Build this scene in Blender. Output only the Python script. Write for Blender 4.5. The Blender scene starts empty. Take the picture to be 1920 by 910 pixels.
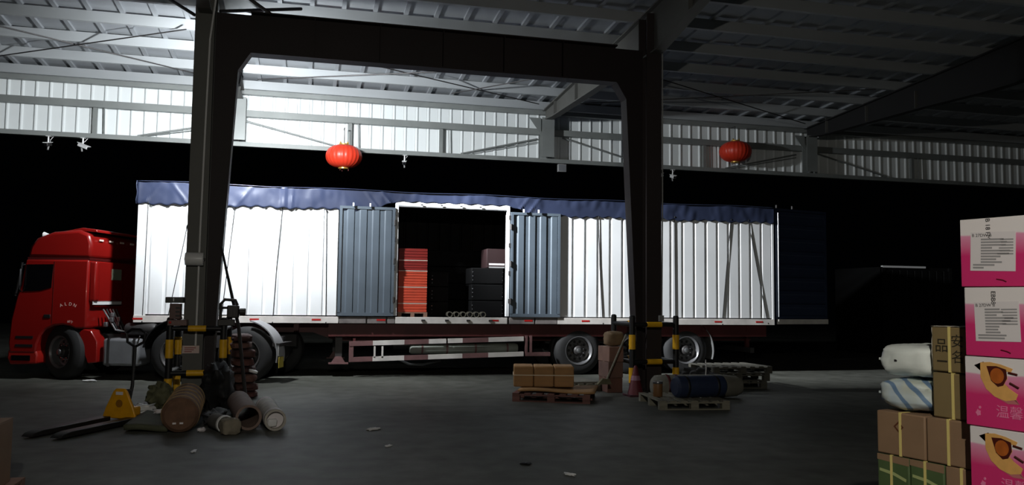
import bpy, bmesh, math, random
from math import sin, cos, pi, radians as R
from mathutils import Vector, Matrix, noise

# ------------------------------------------------------------------ camera, world, exposure
scn = bpy.context.scene
COL = scn.collection
YAW, PITCH, ROLL, FPX = 0.2458, 0.0683, 0.0119, 1544.4
cam_d = bpy.data.cameras.new('camera'); cam = bpy.data.objects.new('camera', cam_d); COL.objects.link(cam)
cam_d.sensor_fit = 'HORIZONTAL'; cam_d.sensor_width = 36.0; cam_d.lens = FPX / 1920 * 36.0
cam_d.clip_start = 0.05; cam_d.clip_end = 300
F = Vector((sin(YAW)*cos(PITCH), cos(YAW)*cos(PITCH), sin(PITCH)))
RT = Vector((cos(YAW), -sin(YAW), 0)); UP = RT.cross(F)
R2 = cos(ROLL)*RT + sin(ROLL)*UP; U2 = cos(ROLL)*UP - sin(ROLL)*RT
M = Matrix((R2, U2, -F)).transposed().to_4x4(); M.translation = Vector((0, 0, 1.65))
cam.matrix_world = M
scn.camera = cam
w = bpy.data.worlds.new('night'); scn.world = w; w.use_nodes = True
w.node_tree.nodes['Background'].inputs[0].default_value = (0.35, 0.42, 0.55, 1)
w.node_tree.nodes['Background'].inputs[1].default_value = 0.0006
scn.view_settings.view_transform = 'Standard'; scn.view_settings.look = 'None'
scn.view_settings.exposure = 0.0; scn.view_settings.gamma = 1.0; scn.view_settings.use_curve_mapping = False
FLOOD_W, FLOOD_FILL_W, FILL_W = 850.0, 11500.0, 780.0
FLOOD_POS = Vector((-1.42, 15.0, 5.45))

# ------------------------------------------------------------------ materials
def srgb(r, g, b):
    f = lambda c: (c/12.92 if c <= .04045 else ((c+.055)/1.055)**2.4)
    return (f(r/255), f(g/255), f(b/255), 1)
MATS = {}
def mat(name, rgb, rough=.6, metal=0., var=.0, scale=4., bump=0., spec=.5, rgb2=None, stretch=(1, 1, 1), coat=0.):
    if name in MATS: return MATS[name]
    m = bpy.data.materials.new(name); m.use_nodes = True; nt = m.node_tree; p = nt.nodes['Principled BSDF']
    c = srgb(*rgb); p.inputs['Base Color'].default_value = c
    p.inputs['Roughness'].default_value = rough; p.inputs['Metallic'].default_value = metal
    p.inputs['Specular IOR Level'].default_value = spec; p.inputs['Coat Weight'].default_value = coat
    if var > 0 or bump > 0 or rgb2:
        tc = nt.nodes.new('ShaderNodeTexCoord'); mp = nt.nodes.new('ShaderNodeMapping'); mp.inputs['Scale'].default_value = stretch
        nt.links.new(tc.outputs['Object'], mp.inputs[0])
        n = nt.nodes.new('ShaderNodeTexNoise'); n.inputs['Scale'].default_value = scale; n.inputs['Detail'].default_value = 5
        nt.links.new(mp.outputs[0], n.inputs['Vector'])
        if var > 0 or rgb2:
            r = nt.nodes.new('ShaderNodeValToRGB'); r.color_ramp.elements[0].position = .3; r.color_ramp.elements[1].position = .7
            r.color_ramp.elements[0].color = tuple(v*(1-var) for v in c[:3])+(1,)
            r.color_ramp.elements[1].color = srgb(*rgb2) if rgb2 else tuple(min(1, v*(1+var)) for v in c[:3])+(1,)
            nt.links.new(n.outputs['Fac'], r.inputs[0]); nt.links.new(r.outputs[0], p.inputs['Base Color'])
        if bump > 0:
            b = nt.nodes.new('ShaderNodeBump'); b.inputs['Strength'].default_value = bump; b.inputs['Distance'].default_value = .02
            nt.links.new(n.outputs['Fac'], b.inputs['Height']); nt.links.new(b.outputs[0], p.inputs['Normal'])
    MATS[name] = m; return m
def emis(name, rgb, s):
    if name in MATS: return MATS[name]
    m = bpy.data.materials.new(name); m.use_nodes = True; p = m.node_tree.nodes['Principled BSDF']
    p.inputs['Emission Color'].default_value = srgb(*rgb); p.inputs['Emission Strength'].default_value = s
    MATS[name] = m; return m
def floor_mat():
    m = bpy.data.materials.new('concrete'); m.use_nodes = True; nt = m.node_tree; p = nt.nodes['Principled BSDF']; L = nt.links.new
    tc = nt.nodes.new('ShaderNodeTexCoord')
    def nz(s, d): n = nt.nodes.new('ShaderNodeTexNoise'); n.inputs['Scale'].default_value = s; n.inputs['Detail'].default_value = d; L(tc.outputs['Object'], n.inputs['Vector']); return n
    a, b = nz(.35, 4), nz(3.0, 6)
    mx = nt.nodes.new('ShaderNodeMath'); mx.operation = 'MULTIPLY'; L(a.outputs['Fac'], mx.inputs[0]); L(b.outputs['Fac'], mx.inputs[1])
    r = nt.nodes.new('ShaderNodeValToRGB'); r.color_ramp.elements[0].position = .12; r.color_ramp.elements[1].position = .42
    r.color_ramp.elements[0].color = srgb(64, 65, 59); r.color_ramp.elements[1].color = srgb(100, 101, 95)
    L(mx.outputs[0], r.inputs[0]); L(r.outputs[0], p.inputs['Base Color'])
    p.inputs['Roughness'].default_value = .62; p.inputs['Specular IOR Level'].default_value = .25
    bu = nt.nodes.new('ShaderNodeBump'); bu.inputs['Strength'].default_value = .15; bu.inputs['Distance'].default_value = .01
    L(b.outputs['Fac'], bu.inputs['Height']); L(bu.outputs[0], p.inputs['Normal'])
    return m
def pink_mat():
    m = bpy.data.materials.new('pink_print'); m.use_nodes = True; nt = m.node_tree; p = nt.nodes['Principled BSDF']; L = nt.links.new
    tc = nt.nodes.new('ShaderNodeTexCoord'); s = nt.nodes.new('ShaderNodeSeparateXYZ'); L(tc.outputs['Object'], s.inputs[0])
    n = nt.nodes.new('ShaderNodeTexNoise'); n.inputs['Scale'].default_value = 6; L(tc.outputs['Object'], n.inputs['Vector'])
    ad = nt.nodes.new('ShaderNodeMath'); ad.operation = 'MULTIPLY_ADD'; ad.inputs[1].default_value = .03; L(n.outputs['Fac'], ad.inputs[0]); L(s.outputs['Z'], ad.inputs[2])
    r = nt.nodes.new('ShaderNodeValToRGB'); e = r.color_ramp.elements
    e[0].position = .165; e[0].color = srgb(214, 52, 116); e[1].position = .262; e[1].color = srgb(232, 226, 226)
    k = e.new(.255); k.color = srgb(226, 150, 182)
    L(ad.outputs[0], r.inputs[0]); L(r.outputs[0], p.inputs['Base Color']); p.inputs['Roughness'].default_value = .38
    return m

WHITE = mat('white_paint', (232, 234, 236), .42, var=.05, scale=1.2, spec=.4)
RAILW = mat('rail_white', (205, 200, 195), .55, var=.18, scale=3)
BLUEG = mat('door_blue_grey', (82, 92, 102), .45, var=.10, scale=2)
DOOR_SHADE = mat('door_shaded', (40, 52, 78), .5, var=.1, scale=2)  # same door steel, darkened in colour for the shaded rear leaf
TARP = mat('blue_tarpaulin', (45, 52, 74), .36, var=.12, scale=1.5, bump=.25)
DARKRED = mat('dark_red_steel', (78, 30, 30), .55, var=.2, scale=3)
GUARDRED = mat('faded_red_paint', (110, 78, 78), .6, var=.2, scale=6)
BLACK = mat('black_paint', (22, 22, 24), .5)
RUBBER = mat('tyre_rubber', (34, 34, 35), .75, bump=.1, scale=20)
STEEL = mat('dull_steel', (140, 142, 145), .35, metal=.8, var=.1, scale=6)
CHROME = mat('bright_steel', (200, 200, 205), .18, metal=1)
DSTEEL = mat('dark_steel', (62, 60, 60), .5, metal=.4, var=.15, scale=5)
COLGREY = mat('column_grey_paint', (92, 92, 88), .6, var=.1, scale=1.5)
COLRED = mat('column_primer_red', (27, 15, 16), .65, var=.15, scale=1.5)
WALLP = mat('wall_sheet_white', (228, 233, 233), .42, var=.03, scale=.7)
ROOFP = mat('roof_sheet_grey', (150, 154, 158), .5, var=.06, scale=.6)
PURL = mat('purlin_galvanised', (166, 170, 172), .45, metal=.15, var=.08, scale=1.5, stretch=(.3, 1, 1))
GIRT = mat('girt_grey', (128, 132, 130), .5, metal=.1, var=.1, scale=2)
YELLOW = mat('guard_yellow', (246, 186, 30), .45, var=.1, scale=8)
JACKY = mat('jack_yellow', (226, 160, 18), .4, var=.1, scale=8)
KRAFT = mat('kraft_cardboard', (168, 128, 84), .8, var=.08, scale=5)
KRAFT2 = mat('kraft_olive', (128, 110, 74), .7, var=.08, scale=5)
KRAFT3 = mat('kraft_brown', (140, 112, 86), .7, var=.08, scale=5)
GREENK = mat('kraft_green_print', (76, 96, 58), .65, var=.15, scale=6)
WOOD = mat('pallet_wood', (130, 98, 82), .8, var=.25, scale=3, stretch=(1, 8, 8))
WOODG = mat('grey_pallet_wood', (126, 122, 108), .8, var=.25, scale=3, stretch=(1, 8, 8))
WOODR = mat('reddish_pallet_wood', (120, 82, 76), .8, var=.25, scale=3, stretch=(1, 8, 8))
STRAPY = mat('yellow_strap', (222, 204, 128), .4)
STRAPW = mat('white_strap', (220, 205, 180), .5)
CABRED = mat('cab_red', (132, 20, 17), .28, var=.05, scale=1, coat=.5)
GLASS = mat('dark_glass', (10, 10, 12), .08, spec=.8)
PLASTW = mat('white_plastic', (225, 225, 225), .35)
GREYPL = mat('grey_plastic', (150, 150, 150), .5)
LANT = mat('lantern_red', (214, 58, 36), .4, var=.05, scale=4)
GOLD = mat('lantern_gold', (222, 180, 90), .3, metal=.7)
PAPER = mat('label_paper', (222, 216, 218), .6)
INK = mat('ink_black', (30, 26, 28), .7)
INKG = mat('ink_grey', (150, 148, 150), .7)
FILM = mat('plastic_film', (196, 190, 176), .2, var=.15, scale=14, bump=.6)
ROPE = mat('black_rope', (26, 26, 28), .8)

# ------------------------------------------------------------------ mesh helpers
class MB:
    def __init__(s): s.v = []; s.f = []
    def add(s, vs, fs):
        o = len(s.v); s.v += [tuple(v) for v in vs]; s.f += [tuple(i+o for i in f) for f in fs]; return s
    def box(s, x0, x1, y0, y1, z0, z1, mtx=None):
        vs = [Vector((x, y, z)) for z in (z0, z1) for y in (y0, y1) for x in (x0, x1)]
        if mtx: vs = [mtx @ v for v in vs]
        return s.add(vs, [(0, 2, 3, 1), (4, 5, 7, 6), (0, 1, 5, 4), (2, 6, 7, 3), (0, 4, 6, 2), (1, 3, 7, 5)])
    def cbox(s, c, sz, rz=0, mtx=None):
        m = Matrix.Translation(c) @ (mtx if mtx else Matrix.Rotation(rz, 4, 'Z'))
        a, b, d = (q/2 for q in sz); return s.box(-a, a, -b, b, -d, d, m)
    def prism(s, poly, axis, a, b):
        # axis: extrude axis; poly gives the other two coordinates in xyz order
        def P(p, t): return {'x': (t, p[0], p[1]), 'y': (p[0], t, p[1]), 'z': (p[0], p[1], t)}[axis]
        n = len(poly); vs = [P(p, a) for p in poly] + [P(p, b) for p in poly]
        fs = [tuple(range(n)), tuple(range(2*n-1, n-1, -1))] + [(i, i+n, (i+1) % n+n, (i+1) % n) for i in range(n)]
        return s.add(vs, fs)
    def tube(s, path, r, n=8, caps=True):
        path = [Vector(p) for p in path]; k = len(path); rs = r if isinstance(r, (list, tuple)) else [r]*k
        vs = []; prev = None
        for i, p in enumerate(path):
            t = (path[min(i+1, k-1)] - path[max(i-1, 0)]).normalized()
            if prev is None: a = t.orthogonal().normalized()
            else: a = (prev - t*prev.dot(t)).normalized()
            prev = a; b = t.cross(a)
            vs += [p + rs[i]*(a*cos(2*pi*j/n) + b*sin(2*pi*j/n)) for j in range(n)]
        fs = [(i*n+j, i*n+(j+1) % n, (i+1)*n+(j+1) % n, (i+1)*n+j) for i in range(k-1) for j in range(n)]
        if caps: fs += [tuple(range(n-1, -1, -1)), tuple(range((k-1)*n, k*n))]
        return s.add(vs, fs)
    def lathe(s, prof, c=(0, 0, 0), axis='z', n=24, closed=False):
        # prof: (radius, height) pairs
        c = Vector(c); vs = []
        for r, h in prof:
            for j in range(n):
                a = 2*pi*j/n; u, v = r*cos(a), r*sin(a)
                vs.append(c + Vector({'z': (u, v, h), 'y': (v, h, u), 'x': (h, u, v)}[axis]))
        k = len(prof); fs = []
        for i in range(k if closed else k-1):
            i2 = (i+1) % k
            fs += [(i*n+j, i*n+(j+1) % n, i2*n+(j+1) % n, i2*n+j) for j in range(n)]
        if not closed: fs += [tuple(range(n-1, -1, -1)), tuple(range((k-1)*n, k*n))]
        return s.add(vs, fs)
    def grid(s, fn, nu, nv):
        vs = [fn(i/nu, j/nv) for j in range(nv+1) for i in range(nu+1)]
        fs = [(j*(nu+1)+i, j*(nu+1)+i+1, (j+1)*(nu+1)+i+1, (j+1)*(nu+1)+i) for j in range(nv) for i in range(nu)]
        return s.add(vs, fs)
    def mesh(s, name, m, smooth=35):
        me = bpy.data.meshes.new(name); me.from_pydata(s.v, [], s.f)
        bm = bmesh.new(); bm.from_mesh(me); bmesh.ops.recalc_face_normals(bm, faces=bm.faces); bm.to_mesh(me); bm.free()
        me.materials.append(m)
        if smooth: me.shade_smooth(); me.set_sharp_from_angle(angle=R(smooth))
        return me
    def build(s, name, m, parent=None, loc=(0, 0, 0), rot=(0, 0, 0), bevel=0, solid=0, smooth=35):
        o = bpy.data.objects.new(name, s.mesh(name, m, smooth)); COL.objects.link(o)
        o.parent = parent; o.location = loc; o.rotation_euler = rot
        if solid: q = o.modifiers.new('thickness', 'SOLIDIFY'); q.thickness = solid; q.offset = 0
        if bevel: q = o.modifiers.new('bevel', 'BEVEL'); q.width = bevel; q.segments = 2; q.limit_method = 'ANGLE'; q.angle_limit = R(40)
        return o
def inst(me, name, parent=None, loc=(0, 0, 0), rot=(0, 0, 0), scale=(1, 1, 1)):
    o = bpy.data.objects.new(name, me); COL.objects.link(o); o.parent = parent; o.location = loc; o.rotation_euler = rot; o.scale = scale
    return o
def tag(o, label=None, cat=None, group=None, kind=None):
    if label: o['label'] = label
    if cat: o['category'] = cat
    if group: o['group'] = group
    if kind: o['kind'] = kind
    return o
def thing(name, label, cat, loc=(0, 0, 0), rz=0, group=None):
    o = bpy.data.objects.new(name, None); COL.objects.link(o); o.location = loc; o.rotation_euler = (0, 0, rz); o.empty_display_size = .1
    return tag(o, label, cat, group)
def tree_copy(o, parent=None):
    c = o.copy(); COL.objects.link(c); c.parent = parent
    for ch in list(o.children): tree_copy(ch, c)
    return c
def text(name, s, size, m, parent, mtx, depth=.0008, align='CENTER'):
    cu = bpy.data.curves.new(name, 'FONT'); cu.body = s; cu.size = size; cu.align_x = align; cu.align_y = 'CENTER'; cu.extrude = depth; cu.resolution_u = 3
    t = bpy.data.objects.new(name+'_curve', cu); COL.objects.link(t)
    bpy.context.view_layer.update(); dg = bpy.context.evaluated_depsgraph_get()
    me = bpy.data.meshes.new_from_object(t.evaluated_get(dg)); bpy.data.objects.remove(t); bpy.data.curves.remove(cu)
    me.materials.clear(); me.materials.append(m)
    o = bpy.data.objects.new(name, me); COL.objects.link(o); o.parent = parent; o.matrix_local = mtx
    return o
rnd = random.Random(7)

# ------------------------------------------------------------------ setting: floor, upper wall, roof
fl = MB(); fl.grid(lambda u, v: (-30+75*u, -8+58*v, 0), 15, 12)
tag(fl.build('floor', floor_mat(), smooth=0), kind='structure')

WY, WX0, WX1, WZ0, WZ1 = 21.33, -12.0, 24.0, 5.42, 7.06
wb = MB(); wb.box(WX0, WX1, WY+.05, WY+.08, WZ0, WZ1)
wall = tag(wb.build('wall_back', WALLP, smooth=0), kind='structure')
PP = .30
pm = MB(); pm.prism([(0, .05), (0, .0), (.03, -.035), (.055, -.035), (.085, .0), (PP-.006, .0), (PP-.006, .05)], 'z', WZ0, WZ1)
pme = pm.mesh('wall_panel', WALLP, 0)
for i in range(int((WX1-WX0)/PP)):
    inst(pme, 'wall_panel', wall, (WX0+i*PP, WY, 0))
for z0, z1, nm in ((6.64, 6.78, 'girt'), (6.08, 6.24, 'girt'), (5.33, 5.44, 'lintel_beam')):
    MB().prism([(WY-.20, z0), (WY-.20, z1), (WY-.04, z1), (WY-.04, z1-.02), (WY-.18, z1-.02), (WY-.18, z0+.02), (WY-.04, z0+.02), (WY-.04, z0)], 'x', WX0, WX1).build(nm, GIRT, wall, smooth=0)
for x in (-4.95, 1.02, 3.37, 10.95, 17.9):
    MB().box(x-.045, x+.045, WY-.14, WY-.05, 5.44, 6.08).build('strut', GIRT, wall)
    MB().tube([(x+.22, WY-.12, 5.44), (x+.20, WY-.12, 6.08)], .012, 6).build('sag_rod', GIRT, wall)
for a, b in (((-4.0, 5.46), (-1.9, 5.92)), ((-1.7, 6.02), (.75, 5.46)), ((3.9, 5.46), (6.0, 5.98)), ((6.7, 6.05), (9.0, 5.46)), ((11.6, 5.46), (13.9, 5.98)), ((14.6, 6.05), (17.0, 5.46))):
    MB().tube([(a[0], WY-.11, a[1]), (b[0], WY-.11, b[1])], .02, 6).build('brace_rod', GIRT, wall)
    MB().tube([(a[0]+.15, WY-.11, a[1]-.05 if a[1] > 5.9 else a[1]), (b[0], WY-.11, b[1]-.09 if b[1] > 5.9 else b[1])], .012, 6).build('brace_rod', GIRT, wall)

# roof: rises from the wall towards the camera side
SL = .055
def rz_(y): return 6.98 + SL*(WY-y)            # underside of sheets
RY0, RY1, RX0, RX1, PW = -6.0, 21.9, -16.2, 27.0, .6
rb = MB(); rb.prism([(RY0, rz_(RY0)+.06), (RY1, rz_(RY1)+.06), (RY1, rz_(RY1)+.09), (RY0, rz_(RY0)+.09)], 'x', RX0, RX1)
ceil = tag(rb.build('ceiling', ROOFP, smooth=0), kind='structure')
sm = MB()
sm.prism([(RY0, rz_(RY0)), (RY1, rz_(RY1)), (RY1, rz_(RY1)+.06), (RY0, rz_(RY0)+.06)], 'x', .008, PW-.008)
sm.prism([(RY0, rz_(RY0)-.055), (RY1, rz_(RY1)-.055), (RY1, rz_(RY1)), (RY0, rz_(RY0))], 'x', PW-.05, PW+.035)
sme = sm.mesh('roof_sheet', ROOFP, 0)
for i in range(int((RX1-RX0)/PW)): inst(sme, 'roof_sheet', ceil, (RX0+i*PW, 0, 0))
for k in range(21):
    y = 21.0 - 1.25*k; z = rz_(y)-.056
    MB().prism([(y-.04, z), (y-.04, z-.21), (y+.05, z-.21), (y+.05, z-.19), (y-.02, z-.19), (y-.02, z)], 'x', RX0, RX1).build('purlin', PURL, ceil, smooth=0)

# ------------------------------------------------------------------ steel frame
def ibeam(name, pts, x, half, parent, m, tf=.03, tw=.014):
    # pts: list of (y, zbottom, ztop); web in the YZ plane at x, flanges half wide each side
    n = len(pts)
    MB().prism([(p[0], p[1]) for p in pts] + [(p[0], p[2]) for p in reversed(pts)], 'x', x-tw, x+tw).build('web', m, parent, smooth=0)
    for k, nm in ((1, 'bottom_flange'), (2, 'top_flange')):
        sg = -1 if k == 1 else 1
        MB().prism([(p[0], p[k]) for p in pts] + [(p[0], p[k]+sg*tf) for p in reversed(pts)], 'x', x-half, x+half).build(nm, m, parent, smooth=0)
RAFT = [(21.1, 6.50, 6.72), (20.2, 6.42, 6.76), (16.4, 6.34, 6.95), (14.5, 6.26, 7.05), (13.7, 6.26, 7.10), (12.0, 6.58, 7.18), (8.0, 6.95, 7.40), (0.0, 7.35, 7.85)]
FX = (-1.68, 6.20, 14.2)
for i, x in enumerate(FX):
    lab = ('tapered steel rafter meeting the column with the floodlight', 'tapered steel rafter over the column beside the pallets', 'dark tapered steel rafter farthest along the shed')[i]
    t = thing('roof_rafter', lab, 'beam', (0, 0, 0), 0, 'roof rafters')
    ibeam('rafter', RAFT, x, .10, t, COLGREY if i < 2 else mat('rafter_shaded', (30, 30, 31), .7))  # last rafter coloured near black to stand in for the unlit end
    for y in (20.1, 18.4, 16.6, 12.4, 10.4):
        zb = [a[1]+(b[1]-a[1])*(y-a[0])/(b[0]-a[0]) for a, b in zip(RAFT, RAFT[1:]) if b[0] <= y <= a[0]][0]
        MB().box(x-.09, x-.012, y-.008, y+.008, zb, zb+.42).build('stiffener', COLGREY, t)
        MB().box(x+.012, x+.09, y-.008, y+.008, zb, zb+.42).build('stiffener', COLGREY, t)
    tw = thing('wall_post', ('stub steel post on the wall beam behind the lantern column', 'stub steel post on the wall beam above the trailer doors', 'dark steel post on the wall beam near the far end')[i], 'post', (x, 21.0, 5.44), 0, 'wall posts')
    MB().box(-.17, .17, -.13, -.11, 0, 1.06).build('front_flange', GIRT, tw)
    MB().box(-.17, .17, .09, .11, 0, 1.06).build('rear_flange', GIRT, tw)
    MB().box(-.01, .01, -.11, .09, 0, 1.06).build('web', GIRT, tw)
    MB().prism([(-.5, 1.06), (-.17, .62), (-.17, 1.06)], 'y', -.02, .0).build('knee_gusset', GIRT, tw)
# diagonal tie rods in the roof plane
rods = [((-8.5, 16.2), (-2.0, 20.3)), ((-7.5, 20.2), (-2.4, 17.0)), ((-1.2, 17.2), (5.8, 20.4)), ((-1.2, 19.9), (3.2, 18.2)), ((3.4, 19.9), (5.9, 17.5)), ((6.6, 20.2), (13.5, 17.2)), ((6.7, 17.0), (13.6, 20.3)), ((-1.2, 15.8), (2.2, 17.4))]
rodlab = ('steel tie rod rising toward the wall left of the lantern column', 'thin tie rod crossing under the brightest roof sheets', 'long tie rod under the roof between the two portal columns', 'short tie rod under the roof above the first lantern',
          'tie rod under the roof ending at the wall post', 'tie rod under the dim roof beyond the second portal column', 'tie rod crossing beneath the dim roof near the second lantern', 'short tie rod behind the portal beam')
for (a, b), lb in zip(rods, rodlab):
    dz = .045 if lb.startswith('thin') or 'short' in lb or 'crossing' in lb or 'ending' in lb else 0; za, zb = rz_(a[1])-.30-dz, rz_(b[1])-.30-dz
    tag(MB().tube([(a[0], a[1], za), (b[0], b[1], zb)], .013, 6).build('tie_rod', DSTEEL), lb, 'rod', 'roof tie rods')

# two interior columns with the portal beam between them
CY = 14.16
def column(x0, x1, sgn, lab, CG):
    t = thing('steel_column', lab, 'column', ((x0+x1)/2, CY, 0), 0, 'portal columns')
    h = (x1-x0)/2
    MB().box(-h, h, -.20, -.175, .02, 7.0).build('front_flange', CG, t, smooth=0)
    MB().box(-h, h, .175, .20, .02, 7.0).build('rear_flange', CG, t, smooth=0)
    MB().box(-.01, .01, -.175, .175, .02, 7.0).build('web', CG, t, smooth=0)
    # tapered haunch that grows towards the portal beam
    e = sgn
    P = [(e*h, .02), (e*(h+.12), .02), (e*(h+.17), 1.4), (e*(h+.36), 5.35), (e*(h+.55), 5.66), (e*(h+.55), 6.33), (e*h, 6.33)]
    MB().prism(P, 'y', -.012, .012).build('haunch_web', COLRED, t, smooth=0)
    Q = P[1:5]
    MB().prism(Q + [(q[0]+e*.02, q[1]) for q in reversed(Q)], 'y', -.14, .14).build('haunch_flange', COLRED, t, smooth=0)
    MB().box(-h-.12, h+.2, -.32, .32, 0, .025).build('base_plate', DSTEEL, t)
    for bx in (-h-.06, h+.13):
        for by in (-.25, .25): MB().lathe([(.018, .025), (.018, .06)], (bx, by, 0), n=6).build('anchor_bolt', DSTEEL, t)
    return t
cl = column(-1.84, -1.54, 1, 'grey steel column with wrapped pipes and paper roll, rolls at its foot', COLGREY)
cr = column(6.04, 6.33, -1, 'dark steel column between the pallet stacks, thin conduit down its side', mat('column_darker', (44, 36, 36), .65, var=.1, scale=1.5))  # second column a darker grey than the first
bt = thing('portal_beam', 'deep dark red steel beam spanning the two interior columns', 'beam', (2.25, CY, 5.68))
for a, b, c, d, nm in ((-3.24, 3.24, -.012, .012, 'web'), ):
    MB().box(a, b, c, d, 0, .66).build(nm, COLRED, bt, smooth=0)
MB().box(-3.24, 3.24, -.14, .14, -.022, 0).build('bottom_flange', COLRED, bt, smooth=0)
MB().box(-3.24, 3.24, -.14, .14, .66, .682).build('top_flange', COLRED, bt, smooth=0)
for x in (-2.2, -1.1, 0, 1.1, 2.2): MB().box(x-.006, x+.006, -.12, -.012, 0, .66).build('stiffener', COLRED, bt)
# brace bars above the beam beside the grey column
for a, b, lb in (((-1.5, 14.3, 6.4), (-.2, 15.4, 6.95), 'dark brace bar rising from the top of the grey column'), ((-1.45, 14.35, 6.95), (-.55, 14.4, 6.37), 'dark brace bar sloping down onto the portal beam'), ((-1.9, 14.3, 6.3), (-2.6, 15.3, 6.95), 'dark brace bar behind the grey column top')):
    tag(MB().tube([a, b], .03, 6).build('brace_bar', DSTEEL), lb, 'bar', 'brace bars at the column head')

# conduits
tag(MB().tube([(-1.50, CY-.23, 7.0), (-1.53, CY-.23, 6.5), (-1.60, CY-.23, 5.8), (-1.62, CY-.23, 4.5), (-1.64, CY-.23, 2.6), (-1.645, CY-.23, .85)], .016, 8).build('cable_conduit', PLASTW), 'thin white conduit running down the grey column', 'conduit')
tag(MB().tube([(6.345, CY-.215, 6.6), (6.345, CY-.215, 3.5), (6.33, CY-.215, 1.38)], .013, 8).build('cable_conduit', GREYPL), 'thin grey conduit down the edge of the dark column', 'conduit')
tag(MB().box(6.26, 6.36, CY-.25, CY-.2, 1.27, 1.38).build('switch_box', GREYPL, bevel=.006), 'small grey switch box ending the conduit on the dark column', 'switch box')
p = thing('paper_roll', 'white paper roll tied to the grey column', 'paper roll', (-1.70, CY-.30, 2.22))
MB().lathe([(.10, -.135), (.105, -.12), (.105, .12), (.10, .135), (.03, .135), (.03, -.135)], axis='x', n=24, closed=True).build('roll', PLASTW, p)
MB().tube([(-.15, 0, 0), (.15, 0, 0)], .012, 8).build('spindle', DSTEEL, p)
MB().box(-.15, -.14, -.012, .095, -.02, .02).build('bracket', DSTEEL, p); MB().box(.14, .15, -.012, .095, -.02, .02).build('bracket', DSTEEL, p)
p = thing('notice_plate', 'small white notice plate with red print low on the grey column', 'sign', (-1.69, CY-.212, .79))
MB().box(-.15, .10, -.006, .006, -.06, .06).build('plate', mat('plate_pinkish', (214, 190, 184), .5), p)
for k in range(3): MB().box(-.12, .05-.03*k, -.008, -.006, .02-.03*k, .032-.03*k).build('print_line', mat('print_red', (150, 50, 50), .6), p)

# unseen floodlight behind the grey column, plus an added one for the trailer's far end
def flood(name, lab, pos, target, watts, kind, size=.4, spot=None, blend=1.0):
    t = thing(name, lab, 'lamp', pos)
    d = (Vector(target)-Vector(pos)).normalized(); q = d.to_track_quat('-Z', 'Y').to_matrix().to_4x4()
    MB().box(-.26, .26, -.18, .18, .0, .09, q).build('housing', BLACK, t, bevel=.01)
    MB().box(-.23, .23, -.15, .15, -.006, .0, q).build('lens', emis('flood_lens', (240, 246, 255), 6), t)
    MB().tube([q @ Vector((-.28, 0, .04)), q @ Vector((-.28, 0, .2)), q @ Vector((.28, 0, .2)), q @ Vector((.28, 0, .04))], .014, 6).build('yoke', DSTEEL, t)
    ld = bpy.data.lights.new(name, kind); lo = bpy.data.objects.new(name+'_light', ld); COL.objects.link(lo); lo.parent = t
    ld.energy = watts; ld.color = (.93, .97, 1.0)
    if kind == 'AREA': ld.shape = 'RECTANGLE'; ld.size = .44; ld.size_y = .28
    else: ld.spot_size = R(spot); ld.spot_blend = blend; ld.shadow_soft_size = .14
    lo.matrix_local = Matrix.Translation(q @ Vector((0, 0, -.02 if kind == 'AREA' else -.2))) @ q
    return t
fp = FLOOD_POS
flood('floodlight', 'black floodlight on the far side of the grey column, facing the trailer', fp, fp+Vector((.15, .9, -.42)), FLOOD_W, 'AREA')
flood('floodlight', 'added black floodlight on the grey column, brightening the far end of the trailer', fp+Vector((.02, .12, .45)), (7.9, 17.3, 2.2), FLOOD_FILL_W, 'SPOT', spot=41, blend=1.0)  # added spot that evens the brightness along the trailer side
tag(MB().box(-1.52, -1.48, CY+.74, CY+.78, 5.28, 6.05).box(-1.74, -1.34, CY+.203, CY+.95, 5.24, 5.28).build('floodlight_bracket', DSTEEL), 'steel bracket carrying the floodlights on the grey column', 'bracket')

# unseen pendant lamp added behind the camera to light the goods and guards
t = thing('fill_lamp', 'added pendant lamp hung behind the camera to light the goods', 'lamp', (-.3, -1.5, 4.4))
MB().lathe([(.04, .26), (.09, .2), (.24, .02), (.25, .0), (.23, .0), (.08, .18), (.03, .2)], n=24, closed=True).build('shade', DSTEEL, t)
MB().lathe([(.01, .16), (.05, .1), (.055, .05), (.03, .01)], n=16).build('bulb', emis('bulb_glow', (255, 240, 215), 4), t)
MB().tube([(0, 0, .24), (0, 0, rz_(-1.5)-4.4-.05)], .012, 6).build('cord', BLACK, t)
ld = bpy.data.lights.new('fill_bulb', 'POINT'); lo = bpy.data.objects.new('fill_bulb', ld); COL.objects.link(lo); lo.parent = t
ld.energy = FILL_W; ld.color = (1.0, .95, .84); ld.shadow_soft_size = .06; lo.location = (0, 0, -.06)

# ------------------------------------------------------------------ trailer (side face on y = 17.22)
TY, TX0, TX1, TW = 17.22, -3.18, 10.66, 2.42
tr = thing('box_trailer', 'long white corrugated semi-trailer with blue tarpaulin top and open side doors', 'trailer', (TX0, TY, 0))
LX = lambda x: x-TX0
def corr(x0, x1, z0, z1, pitch, depth, y, th=.03, g=.10):
    pts = []; x = x0
    n = max(1, round((x1-x0)/pitch)); p = (x1-x0)/n
    for i in range(n):
        a = x0+i*p
        pts += [(a, y), (a+g*p, y), (a+(g+.10)*p, y-depth), (a+.93*p, y-depth)]
    pts.append((x1, y))
    return MB().prism(pts + [(x1, y+th), (x0, y+th)], 'z', z0, z1)
secs = [(-2.98, -1.10), (-1.10, .66), (5.40, 7.15), (7.15, 8.90), (8.90, 10.60)]
for a, b in secs:
    corr(LX(a)+.004, LX(b)-.004, 1.27, 3.72, .295, .024, .035).build('side_panel', WHITE, tr, smooth=0)
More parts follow.
